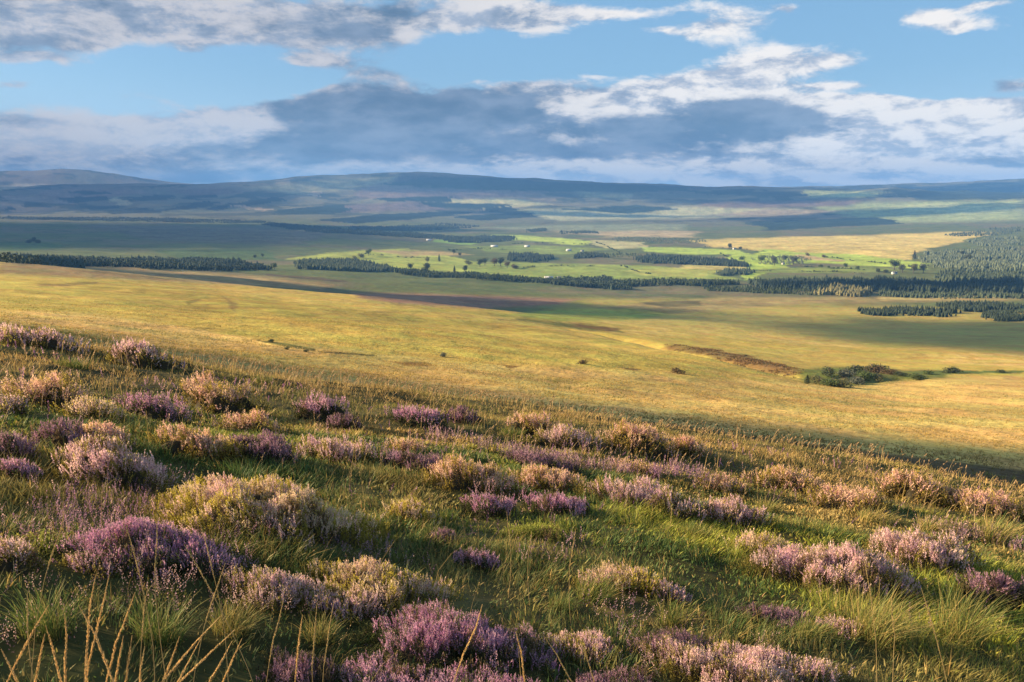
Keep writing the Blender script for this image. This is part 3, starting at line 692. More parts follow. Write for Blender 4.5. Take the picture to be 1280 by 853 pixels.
WOODS = [ # outline px, type, height, spacing, colour, name, label
 ([(0,321),(60,326),(150,327),(290,328),(322,334),(325,337),(200,336),(100,333),(0,329)], 'mix', 15, 8, DK, 'tree_belt', 'long dark tree belt along the foot of the valley behind the golden hill'),
 ([(376,328),(440,327),(487,336),(482,341),(400,338),(372,336)], 'con', 15, 7, MID, 'conifer_plantation', 'grey green conifer block where the tree belt begins again past the gap'),
 ([(485,338),(560,343),(640,348),(700,350),(700,356),(600,350),(490,342)], 'mix', 13, 8, BROAD, 'tree_belt', 'thin dark belt of trees running down to the white farmhouse'),
 ([(690,352),(750,348),(784,358),(780,363),(730,360),(690,357)], 'mix', 16, 8, DK, 'tree_belt', 'thick dark clump of trees below the white farmhouse'),
 ([(770,354),(860,353),(925,354),(925,357),(860,358),(775,359)], 'mix', 15, 9, BROAD, 'tree_belt', 'even row of dark trees between the green field and the moor'),
 ([(636,321),(665,318),(692,323),(690,327),(662,329),(638,325)], 'con', 17, 10, DK, 'conifer_plantation', 'dark lens shaped wood standing in the middle of the green fields'),
 ([(714,321),(735,318),(755,320),(757,323),(720,324)], 'con', 17, 10, DK, 'conifer_plantation', 'small dark rounded wood right of the lens shaped wood'),
 ([(788,324),(820,321),(880,325),(935,330),(936,334),(900,333),(850,331),(800,329)], 'con', 17, 10, DK, 'conifer_plantation', 'long blue grey wood tapering right above the yellow field'),
 ([(892,342),(905,338),(938,338),(942,344),(900,345)], 'con', 14, 9, MID, 'conifer_plantation', 'low olive wood at the tip of the blue grey wood'),
 ([(944,356),(965,353),(1050,353),(1200,355),(1280,354),(1280,368),(1180,368),(1100,366),(1020,366),(944,362)], 'con', 19, 8, DK, 'conifer_plantation', 'great dark conifer plantation across the valley floor'),
 ([(1025,366),(1050,364),(1090,365),(1096,369),(1060,371),(1020,369)], 'con', 17, 6, LARCH, 'larch_wood', 'small yellow larch wood before the dark plantation'),
 ([(872,358),(940,359),(1020,365),(1010,370),(930,366),(880,363)], 'con', 10, 8, BROAD, 'young_plantation', 'low dark strip of young trees left of the yellow larches'),
 ([(1100,366),(1180,369),(1280,369),(1280,374),(1180,374),(1100,371)], 'con', 11, 7, MID, 'young_plantation', 'paler young trees along the near side of the great dark plantation'),
 ([(1075,390),(1110,388),(1200,391),(1197,397),(1150,396),(1080,394)], 'con', 10, 5, DK, 'conifer_plantation', 'nearest dark plantation block set alone on the slope'),
 ([(1165,383),(1200,380),(1280,382),(1280,387),(1205,390),(1200,387)], 'con', 10, 5, DK, 'conifer_plantation', 'dark plantation strip behind the nearest block'),
 ([(1222,397),(1250,392),(1280,391),(1280,402),(1240,402)], 'con', 9, 5, DK, 'conifer_plantation', 'dark plantation corner cut by the edge of the view below the strip'),
 ([(1146,324),(1165,318),(1180,315),(1280,309),(1280,340),(1200,342),(1180,338),(1168,334)], 'con', 18, 13, PALE, 'conifer_plantation', 'pale grey green plantation covering the sunny hillside'),
 ([(1183,340),(1230,342),(1280,341),(1280,354),(1200,355),(1170,350)], 'con', 18, 10, MID, 'conifer_plantation', 'blue green plantation edge between the pale hillside and the dark plantation'),
 ([(1212,302),(1240,298),(1280,296),(1280,308),(1235,308)], 'con', 16, 14, PALE, 'conifer_plantation', 'upper pale plantation strip on the skyline of the sunny hillside'),
 ([(1180,294),(1280,283),(1280,292),(1215,297)], 'con', 15, 22, (.08,.10,.06), 'conifer_plantation', 'highest grey green forest above the pale plantation'),
 ([(925,324),(960,320),(1000,321),(1000,330),(965,331),(940,328)], 'mix', 13, 20, PALE, 'scattered_wood', 'loose grey green wood between two bright green fields'),
 ([(548,300),(600,295),(645,296),(640,302),(575,304)], 'con', 16, 14, DK, 'conifer_plantation', 'blue dark wood left of the brightest green field'),
 ([(700,290),(745,290),(750,293),(705,293)], 'con', 16, 16, MID, 'conifer_plantation', 'small low wood at the top of the tan moor'),
 ([(655,288),(680,286),(685,289),(660,291)], 'mix', 14, 14, MID, 'scattered_wood', 'tiny brown green copse above the dark wood'),
 ([(0,271),(120,272),(260,275),(330,277),(330,279),(200,278),(0,274)], 'mix', 14, 17, DK, 'tree_belt', 'thin dark tree line at the foot of the western hills'),
 ([(330,278),(420,286),(550,295),(600,299),(560,301),(400,291),(330,281)], 'mix', 16, 15, DK, 'tree_belt', 'dark tree line slanting down from the western hills to the fields'),
 ([(760,298),(870,299),(880,303),(860,305),(770,302)], 'mix', 12, 22, PALE, 'scattered_wood', 'pale open wood behind the farm on the bright field'),
 ([(740,318),(870,321),(870,324),(760,322)], 'mix', 10, 18, BROAD, 'hedgerow_trees', 'straggling hedge trees between the two small dark woods'),
 ([(440,284),(560,280),(600,283),(520,290),(440,288)], 'con', 15, 18, DK, 'conifer_plantation', 'flat dark forest lying under the middle hills'),
]
for wi, (poly, typ, h, sp, col, nm, lab) in enumerate(WOODS):
    X, Y = sample_poly(poly, sp, 100+wi)
    if len(X) == 0: print('EMPTY WOOD', lab); continue
    g = np.random.default_rng(300+wi)
    if typ == 'con':
        V, Fa, Cc = conifer_batch(X, Y, h, col, 200+wi)
    else:
        k = g.random(len(X)) < .45
        V, Fa, Cc = conifer_batch(X[k], Y[k], h*1.0, col, 200+wi)
        k = ~k; Z = ground_z(X[k], Y[k]); hh = h*(.5+.45*g.random(k.sum()))
        V2, F2, C2 = leaf_cloud(X[k], Y[k], Z+hh*.55, hh*.42, hh*.5, 26, g, hh*.17, np.asarray(col)*1.15)
        Fa = np.vstack([Fa, F2+len(V)]); V = np.vstack([V, V2]); Cc = np.vstack([Cc, C2])
    o = mesh_obj(nm, V, Fa, M_CONIF, Cc)
    tag(o, lab, 'wood', kind='stuff')
    print('wood', nm, len(X))

# lone trees and bushes one can count
def make_trunk(h, r, g):
    n = 7; V = []; Fc = []
    def limb(p0, p1, r0, r1):
        p0, p1 = np.array(p0, float), np.array(p1, float); d = p1-p0; d /= np.linalg.norm(d)
        a = np.cross(d, [0, 0, 1.]) if abs(d[2]) < .9 else np.cross(d, [1., 0, 0]); a /= np.linalg.norm(a); b = np.cross(d, a)
        o = sum(len(q) for q in V); t = np.arange(n)*2*math.pi/n
        ring = np.cos(t)[:, None]*a+np.sin(t)[:, None]*b
        V.append(np.vstack([p0+ring*r0, p1+ring*r1])); k = np.arange(n); k2 = (k+1) % n
        Fc.append(np.stack([o+k, o+k2, o+n+k2, o+n+k], 1))
    limb((0, 0, -.3*r*3), (r*.4, 0, h*.4), r, r*.6); limb((r*.4, 0, h*.4), (0, r*.3, h*.8), r*.6, r*.2)
    for i in range(5):
        a = i*1.3+g.random(); z = h*(.3+.08*i)
        limb((r*.3, 0, z), (math.cos(a)*h*.22, math.sin(a)*h*.22, z+h*.2), r*.4, r*.1)
    return np.vstack(V), np.vstack(Fc)
M_BARK = plain_mat('bark', (.09, .07, .055))
def tree_proto(kind, seed):
    g = np.random.default_rng(seed)
    h = 1.0
    tv, tf = make_trunk(h, .035, g)
    if kind == 'round':
        m = 9; a = g.random(m)*6.28; rr = .22*g.random(m)**.5
        cx, cy, cz = rr*np.cos(a), rr*np.sin(a), .42+.36*g.random(m)
        V, Fc, Cc = leaf_cloud(cx, cy, cz, np.full(m, .20), np.full(m, .18), 150, g, np.full(m, .030), (1, 1, 1))
    elif kind == 'bush':
        m = 7; a = g.random(m)*6.28; rr = .40*g.random(m)**.5
        cx, cy, cz = rr*np.cos(a), rr*np.sin(a), .14+.42*g.random(m)
        V, Fc, Cc = leaf_cloud(cx, cy, cz, np.full(m, .30), np.full(m, .26), 150, g, np.full(m, .045), (1, 1, 1))
    else:
        L = 12; V = []; Cc = []; Fc = []; o = 0
        for i in range(L):
            z = .12+.85*i/(L-1); w = .24*(1-.92*(i/(L-1))**1.1)
            v, f, c = leaf_cloud(np.zeros(1), np.zeros(1), np.full(1, z), np.full(1, w), np.full(1, .06), 90, g, np.full(1, .035), (1, 1, 1))
            V.append(v); Fc.append(f+o); Cc.append(c); o += len(v)
        V, Fc, Cc = np.vstack(V), np.vstack(Fc), np.vstack(Cc)
    return tv, tf, V, Fc, Cc
TREE_COL = {'dark': (.075, .092, .042), 'green': (.10, .135, .045), 'olive': (.16, .155, .06), 'brown': (.14, .095, .045), 'grey': (.13, .14, .10)}
_protos = {}
def tree_part_meshes(kind, tone, var):
    key = (kind, tone, var)
    if key not in _protos:
        tv, tf, V, Fc, Cc = tree_proto(kind, {'round': 1, 'bush': 50, 'spire': 90}[kind]+var)
        tr = mesh_obj('trunk', tv, tf, M_BARK, smooth=True, link=False)
        cr = mesh_obj('crown', V, Fc, M_LEAF, Cc*np.asarray(TREE_COL[tone]), link=False)
        _protos[key] = (tr, cr)
    return _protos[key]
def place_tree(name, u, v, hpx, wk, kind, tone, var, label, group, dist_hint=90):
    p = unproject([u], [v], dist_hint)[0]; z = float(ground_z(p[:1], p[1:])[0]); r = float(np.hypot(*p))
    h = hpx*r/F_PX*1.0
    root = empty(name, (p[0], p[1], z-.02*h), (u*7.7) % 6.28); root.scale = (h*wk, h*wk, h)
    for src in tree_part_meshes(kind, tone, var):
        c = src.copy(); c.parent = root; scene.collection.objects.link(c)
    tag(root, label, 'bush' if name == 'bush' else 'tree', group)
FT = 'lone trees standing in the valley fields'
LONE = [
 (534,341,13,'round','dark','big dark round tree before the tree belt, tallest of the three in a row'),
 (513,338,10,'round','dark','dark round tree beside the biggest field tree'),
 (568,341,9,'spire','dark','pointed dark tree in the green field, left of a round one'),
 (581,341,10,'round','dark','round dark tree in the green field next to a pointed one'),
 (549,327,9,'spire','green','slim dark tree in the upper green field'),
 (534,329,8,'round','olive','pale round tree in the upper green field'),
 (567,318,7,'round','dark','dark tree on the tan strip, left of a smaller one'),
 (575,321,6,'round','dark','smaller dark tree on the tan strip'),
 (586,331,8,'bush','olive','low olive tree left of the tree cluster in the fields'),
 (600,334,11,'round','dark','tall dark tree at the left end of the field cluster'),
 (606,332,11,'round','dark','dark rounded tree second in the field cluster'),
 (618,333,12,'round','brown','brown tinged broad tree in the field cluster'),
 (626,333,12,'round','dark','dark broad tree at the middle of the field cluster'),
 (634,335,9,'round','brown','brown tree at the right of the field cluster'),
 (644,336,8,'bush','brown','low brown tree ending the field cluster'),
 (452,322,8,'bush','olive','pale olive bushy tree above the conifer block'),
 (461,320,10,'round','green','leaning green tree above the conifer block'),
 (444,325,7,'bush','olive','lowest olive tree above the conifer block'),
 (912,312,8,'round','dark','dark round tree beside the white cottage on the tan moor edge'),
 (925,311,4,'bush','dark','small dark bush right of the white cottage'),
 (992,331,12,'round','grey','large grey green round tree at the end of the loose wood'),
 (968,332,12,'round','grey','broad grey green tree inside the loose wood'),
 (952,329,11,'round','green','green tree left in the loose wood'),
 (980,327,9,'round','grey','smaller grey tree rising at the back of the loose wood'),
 (927,325,7,'bush','green','small green tree before the loose wood'),
 (1026,334,5,'bush','green','small bush first in the hedge line of the bright field'),
 (1036,335,4,'bush','green','smallest bush in the hedge line of the bright field'),
 (1057,336,7,'round','green','round tree in the hedge line of the bright field'),
 (1072,338,6,'round','green','low round tree right in the hedge line of the bright field'),
 (1098,340,6,'bush','dark','dark bush left of the white house by the plantation'),
 (1107,341,6,'bush','dark','dark bush touching the white house by the plantation'),
 (1118,338,14,'round','dark','tall dark tree over the white house by the plantation'),
 (1128,341,11,'round','grey','grey green tree right of the white house'),
 (1142,342,12,'round','olive','broad olive tree second right of the white house'),
 (1154,342,13,'round','grey','widest grey tree third right of the white house'),
 (1143,324,10,'spire','dark','dark pointed tree at the corner of the pale plantation'),
 (1203,321,7,'round','dark','small dark round tree standing in the pale plantation'),
 (1208,326,10,'bush','dark','taller dark tree alone inside the pale plantation'),
 (36,304,6,'bush','dark','first of three tiny dark trees alone on the left valley moor'),
 (42,304,7,'round','dark','middle of three tiny dark trees alone on the left valley moor'),
 (48,304,6,'bush','dark','last of three tiny dark trees alone on the left valley moor'),
 (318,322,5,'bush','dark','left of two tiny trees above the end of the dark belt'),
 (328,322,5,'round','dark','right of two tiny trees above the end of the dark belt'),
 (343,337,9,'round','green','rounded tree in the gap between the two tree belts'),
 (335,338,5,'bush','dark','low bush in the gap between the two tree belts'),
 (1209,369,8,'spire','dark','dark spire standing out before the great plantation'),
 (715,290,3,'bush','brown','brown bush on the tan moor far beyond the fields'),
 (1010,320,5,'bush','brown','brown bush on the bank above the pale strip'),
 (1030,322,5,'bush','brown','small brown bush along the bank above the pale strip'),
]
for i, (u, v, hp, kind, tone, lab) in enumerate(LONE):
    place_tree('field_tree' if kind != 'bush' else 'bush', u, v, hp, 1.15 if kind == 'round' else 1.0, kind, tone, i % 3, lab, FT if kind != 'bush' else 'bushes dotted about the valley', 1050)
GB = 'bushes and small trees in the gully'
GULLYTREES = [
 (1009,480,10,'spire','dark','thin dark tree at the near left end of the gully thicket'),
 (1024,480,12,'bush','olive','olive bush at the left of the gully thicket'),
 (1036,470,12,'bush','dark','dark rounded tree rising left in the gully thicket'),
 (1040,483,13,'bush','green','low green bush along the near bank of the gully'),
 (1052,484,15,'bush','olive','widest olive bush on the near bank of the gully'),
 (1056,472,14,'bush','grey','grey green bush in the middle of the thicket'),
 (1068,468,15,'bush','dark','darkest tree at the crown of the gully thicket'),
 (1070,480,12,'bush','grey','grey bush below the darkest tree of the thicket'),
 (1082,474,14,'bush','green','green bush right of the darkest tree'),
 (1090,466,13,'bush','brown','brown bushy tree on the far bank'),
 (1100,466,14,'bush','olive','tall olive tree right on the far bank'),
 (1098,476,10,'bush','olive','low olive bush at the right foot of the thicket'),
 (1112,468,9,'bush','brown','brown shrub ending the far bank'),
 (1126,470,7,'bush','dark','dark shrub past the brown one up the gully'),
 (1148,475,10,'bush','green','soft green bush apart from the thicket'),
 (1160,468,7,'bush','green','small green shrub beyond the soft green bush'),
 (1186,466,9,'bush','dark','dark shrub far up the gully in the cloud shadow'),
 (1196,465,6,'bush','dark','low dark shrub at the shadow edge of the gully'),
 (1252,466,5,'bush','dark','last dark shrub towards the edge of the slope'),
 (847,467,9,'bush','brown','single grey brown bush alone on the open golden slope'),
 (554,446,6,'bush','grey','tiny grey bush on the golden hill above the ditch'),
 (728,455,7,'bush','brown','brown scrub leaning on the slope left of the single bush'),
 (338,428,5,'bush','dark','small dark bush where the ditch crosses the golden hill'),
 (358,437,4,'bush','dark','second dark bush lower down the ditch'),
 (382,440,4,'bush','dark','third and lowest dark bush of the ditch'),
]
for i, (u, v, hp, kind, tone, lab) in enumerate(GULLYTREES):
    place_tree('bush' if 'tree' not in lab.split(' of ')[0].split(' right of ')[0] else 'small_tree', u, v, hp*1.1, 1.6, kind, tone, i % 3, lab, GB if i < 19 else 'lone bushes on the golden slope', 90)

# hedges between the fields
HEDGES = [
 ([(640,305),(700,304),(745,308)], 'pale hedge along the top of the brightest green field'),
 ([(745,303),(760,309),(775,316)], 'short hedge running down beside the sunlit farm'),
 ([(560,313),(610,311),(650,313)], 'hedge along the front of the long white barn'),
 ([(455,318),(500,322),(545,322)], 'hedge under the tan strip above the conifer block'),
 ([(650,336),(720,333),(780,333)], 'hedge crossing the green fields below the lens shaped wood'),
 ([(780,333),(800,341),(840,348)], 'hedge slanting down right of the white farmhouse'),
 ([(1000,333),(1050,336),(1110,341)], 'dark hedge running to the white farmhouse by the plantation'),
 ([(985,322),(1040,322),(1090,328),(1140,334)], 'thin hedge between the tan moor and the bright field'),
 ([(880,309),(930,312),(960,315)], 'hedge passing behind the white cottage on the moor edge'),
 ([(900,317),(915,324),(925,332)], 'hedge dropping from the cottage to the loose wood'),
 ([(940,338),(1010,340),(1080,342)], 'hedge lining the dull green field above the great plantation'),
]
for hi, (pts, lab) in enumerate(HEDGES):
    g = np.random.default_rng(900+hi); P = np.array(pts, float); Q = unproject(P[:, 0], P[:, 1], 1050)
    seg = np.hypot(*np.diff(Q, axis=0).T); n = int(seg.sum()/3.5); s = np.sort(g.random(n))*seg.sum(); cs = np.concatenate([[0], np.cumsum(seg)])
    X, Y = np.interp(s, cs, Q[:, 0])+g.normal(size=n), np.interp(s, cs, Q[:, 1])+g.normal(size=n)
    k = fbm(s, s*0+hi, 60, 2, .5, 57) > -.18; X, Y = X[k], Y[k]; n = len(X); big = np.where(g.random(n) < .12, 2.3, 1)
    hh = (1.6+1.3*g.random(n))*big
    V, Fa, Cc = leaf_cloud(X, Y, ground_z(X, Y)+hh*.5, hh*.8, hh*.6, 14, g, hh*.4, (.06, .08, .035))
    tag(mesh_obj('hedge', V, Fa, M_LEAF, Cc), lab, 'hedge', 'hedges between the valley fields')

# bracken along the gully banks: a mass nobody could count
def bracken():
    X, Y = sample_poly([(832,432),(870,434),(930,444),(1005,463),(995,471),(950,464),(880,446),(838,438)], 1.0, 77)
    g = np.random.default_rng(78)
    X = X+3*fbm(X, Y, 8, 3, .6, 58); Y = Y+6*fbm(X, Y, 7, 3, .6, 59); k = g.random(len(X)) < .55*sstep(fbm(X, Y, 9, 3, .6, 79), -.1, .25); X, Y = X[k], Y[k]
    Z = ground_z(X, Y); n = len(X)
    V, Fa, Cc = leaf_cloud(X, Y, Z+.35, np.full(n, .6), np.full(n, .4), 8, g, np.full(n, .30), (.19, .115, .045))
    tag(mesh_obj('bracken', V, Fa, M_LEAF, Cc), 'rust brown bracken along the bank of the gully', 'bracken', kind='stuff')
bracken()

# ---------------------------------------------------------------- farm buildings
M_WHITE = plain_mat('white_render', (.62, .60, .55), .7, .04)
M_SLATE = plain_mat('slate', (.14, .15, .17), .6, .1)
M_PALE_ROOF = plain_mat('pale_sheet_roof', (.50, .50, .50), .5, .05)
M_STONE = plain_mat('stone', (.34, .29, .23), .9, .1)
M_GLASS = plain_mat('window_glass', (.03, .035, .04), .15, .05)
def box(x0, x1, y0, y1, z0, z1):
    v = [(x0,y0,z0),(x1,y0,z0),(x1,y1,z0),(x0,y1,z0),(x0,y0,z1),(x1,y0,z1),(x1,y1,z1),(x0,y1,z1)]
    f = [(0,3,2,1),(4,5,6,7),(0,1,5,4),(1,2,6,5),(2,3,7,6),(3,0,4,7)]
    return v, f
def house(u, v, w, d, h, rz, name, cat, label, wallm, roofm, storeys=2):
    p = unproject([u], [v], 1050)[0]; z = float(ground_z(p[:1], p[1:])[0])
    root = empty(name, (p[0], p[1], z-.4), rz)
    rh = d*.42
    V, Fc = box(-w/2, w/2, -d/2, d/2, 0, h)
    V = V+[(-w/2, 0, h+rh), (w/2, 0, h+rh)]
    Ft = []
    for q in Fc:
        Ft += [(q[0], q[1], q[2]), (q[0], q[2], q[3])]
    Ft += [(4, 8, 7), (5, 6, 9)]
    mesh_obj('wall', V, Ft, wallm, parent=root)
    e = .5; t = .25
    rv = []; rf = []
    for s in (-1, 1):
        a = [(-w/2-e, s*(d/2+e), h-e*.84+.12), (w/2+e, s*(d/2+e), h-e*.84+.12), (w/2+e, 0, h+rh+.12), (-w/2-e, 0, h+rh+.12)]
        b = [(x, y, zz+t) for x, y, zz in a]; o = len(rv); rv += a+b
        rf += [(o+i, o+(i+1) % 4, o+4+(i+1) % 4, o+4+i) for i in range(4)]+[(o, o+3, o+2, o+1), (o+4, o+5, o+6, o+7)]
    rf_o = mesh_obj('roof', rv, rf, roofm, parent=root)
    if cat == 'house':
        for s in (-1, 1):
            V, Fc = box(s*(w/2-.8)-.5, s*(w/2-.8)+.5, -.4, .4, h+rh-.3, h+rh+1.3); mesh_obj('chimney', V, Fc, wallm, parent=rf_o)
        for st in range(storeys):
            for x in (-.33, 0, .33):
                if st == 0 and x == 0: continue
                V, Fc = box(x*w-.55, x*w+.55, -d/2-.06, -d/2+.1, .9+st*2.6, 2.2+st*2.6); mesh_obj('window', V, Fc, M_GLASS, parent=root)
        V, Fc = box(-.5, .5, -d/2-.08, -d/2+.1, .02, 2.2); mesh_obj('door', V, Fc, M_SLATE, parent=root)
    else:
        V, Fc = box(-1.8, 1.8, -d/2-.08, -d/2+.1, .02, 3.2); mesh_obj('door', V, Fc, M_SLATE, parent=root)
    tag(root, label, cat)
house(686, 349, 26, 8, 5, .1, 'farmhouse', 'house', 'long white farmhouse among the trees of the dark belt', M_WHITE, M_PALE_ROOF)
house(699, 349, 12, 8, 4.5, -.3, 'cottage', 'house', 'small pale cottage close beside the long white farmhouse', M_WHITE, M_SLATE)
house(755, 355, 11, 7, 5, .2, 'cottage', 'house', 'white cottage half hidden in the belt below the small wood', M_WHITE, M_SLATE)
house(618, 309, 40, 14, 5, .0, 'barn', 'barn', 'long low white barn at the left of the fields', M_WHITE, M_PALE_ROOF)
house(659, 309, 30, 12, 5, -.2, 'barn', 'barn', 'shorter pale barn right of the long white one', M_WHITE, M_PALE_ROOF)
house(711, 314, 26, 12, 6, .5, 'barn', 'barn', 'sunlit pale barn above the small dark wood', M_WHITE, M_PALE_ROOF)
house(728, 315, 14, 9, 6, .2, 'farmhouse', 'house', 'white farmhouse above the small dark rounded wood', M_WHITE, M_SLATE)
house(918, 312, 15, 9, 6, .3, 'cottage', 'house', 'white cottage on the edge of the tan moor beside a dark tree', M_WHITE, M_SLATE)
house(979, 331, 10, 8, 5, .1, 'cottage', 'house', 'little white cottage under the grey green trees of the loose wood', M_WHITE, M_SLATE)
house(1118, 343, 17, 9, 5.5, .15, 'farmhouse', 'house', 'white farmhouse under a tall dark tree by the plantation', M_WHITE, M_SLATE)
house(536, 301, 30, 12, 5, .1, 'barn', 'barn', 'far white barn by the dark wood under the hills', M_WHITE, M_PALE_ROOF)

# wind turbines on the left summit
M_TURB = plain_mat('turbine_paint', (.55, .57, .6), .5, .02)
def turbine(u, i):
    a = float(u_to_az(u)); rr = np.linspace(18000, 21000, 200); xs, ys = rr*math.sin(a), rr*math.cos(a)
    zz = ground_z(xs, ys); j = int(np.argmax(zz/rr)); x, y, z = xs[j], ys[j], zz[j]
    root = empty('wind_turbine', (x, y, z-2), .2)
    n = 8; t = np.arange(n)*2*math.pi/n; k = np.arange(n); k2 = (k+1) % n
    V = np.vstack([np.stack([3*np.cos(t), 3*np.sin(t), 0*t], 1), np.stack([1.6*np.cos(t), 1.6*np.sin(t), 0*t+55], 1)])
    mesh_obj('tower', V, np.stack([k, k2, n+k2, n+k], 1), M_TURB, parent=root)
    v, f = box(-2, 2, -5, 4, 55, 59); mesh_obj('nacelle', v, f, M_TURB, parent=root)
    for b in range(3):
        an = b*2.094+i*.7; ca, sa = math.sin(an), math.cos(an)
        pts = [(0, 1.2), (5, 2.2), (28, .5), (28, -.3), (5, -1.2), (0, -1.2)]
        fr = [(p*ca+q*sa, -5.6, 57+p*sa-q*ca) for p, q in pts]; bk = [(x_, y_+.6, z_) for x_, y_, z_ in fr]
        F3 = [(0, 1, 4, 5), (1, 2, 3, 4), (6, 11, 10, 7), (7, 10, 9, 8)]+[(q, 6+q, 6+(q+1) % 6, (q+1) % 6) for q in range(6)]
        mesh_obj('blade', fr+bk, F3, M_TURB, parent=root)
    return root
for i, (u, lab) in enumerate([(77, 'tiny wind turbine at the left end of the row on the far summit'), (80.5, 'second tiny wind turbine of the row on the far summit'),
        (84, 'third tiny wind turbine of the row on the far summit'), (88, 'tiny wind turbine at the right end of the row on the far summit')]):
    tag(turbine(u, i), lab, 'wind turbine', 'wind turbines on the far summit')
# ---------------------------------------------------------------- foreground heather
def unit(a): return a/(np.linalg.norm(a, axis=-1, keepdims=True)+1e-9)
def spikes(P, D, L, K, a, colf, g, rad=.0035, spread=.85):
    """flower spikes: K small bells as triangles round each axis. P,D (n,3), L (n,), a = bell size (n,), colf (n,K,3)"""
    n = len(P)
    t = (np.arange(K)+.5)/K
    t = 1-spread*(1-t)
    s = L[:, None]*t[None, :]
    ax = unit(np.cross(D, g.normal(size=(n, 3)))); bx = np.cross(D, ax)
    ph = np.arange(K)[None, :]*2.4 + g.random((n, 1))*6.28
    rr = rad*(1.25-.8*t)[None, :]*(.7+.6*g.random((n, K)))
    rdir = ax[:, None, :]*np.cos(ph)[..., None] + bx[:, None, :]*np.sin(ph)[..., None]
    c = P[:, None, :] + D[:, None, :]*s[..., None] + rdir*rr[..., None]
    sz = (a[:, None]*(.75+.5*g.random((n, K))))[..., None]
    up = unit(D[:, None, :] + .35*rdir + .22*g.normal(size=(n, K, 3)))
    sd_ = unit(np.cross(up, rdir+.5*g.normal(size=(n, K, 3))))
    V = np.stack([c+up*sz, c-up*sz*.6+sd_*sz*.62, c-up*sz*.6-sd_*sz*.62], 2).reshape(-1, 3)
    C = np.repeat(colf.reshape(-1, 3), 3, axis=0)
    return V, np.arange(len(V)).reshape(-1, 3), C
def join(parts):
    V = []; Fa = []; C = []; o = 0
    for v, f, c in parts:
        V.append(v); Fa.append(f+o); C.append(c); o += len(v)
    return np.vstack(V), np.vstack(Fa), np.vstack(C)

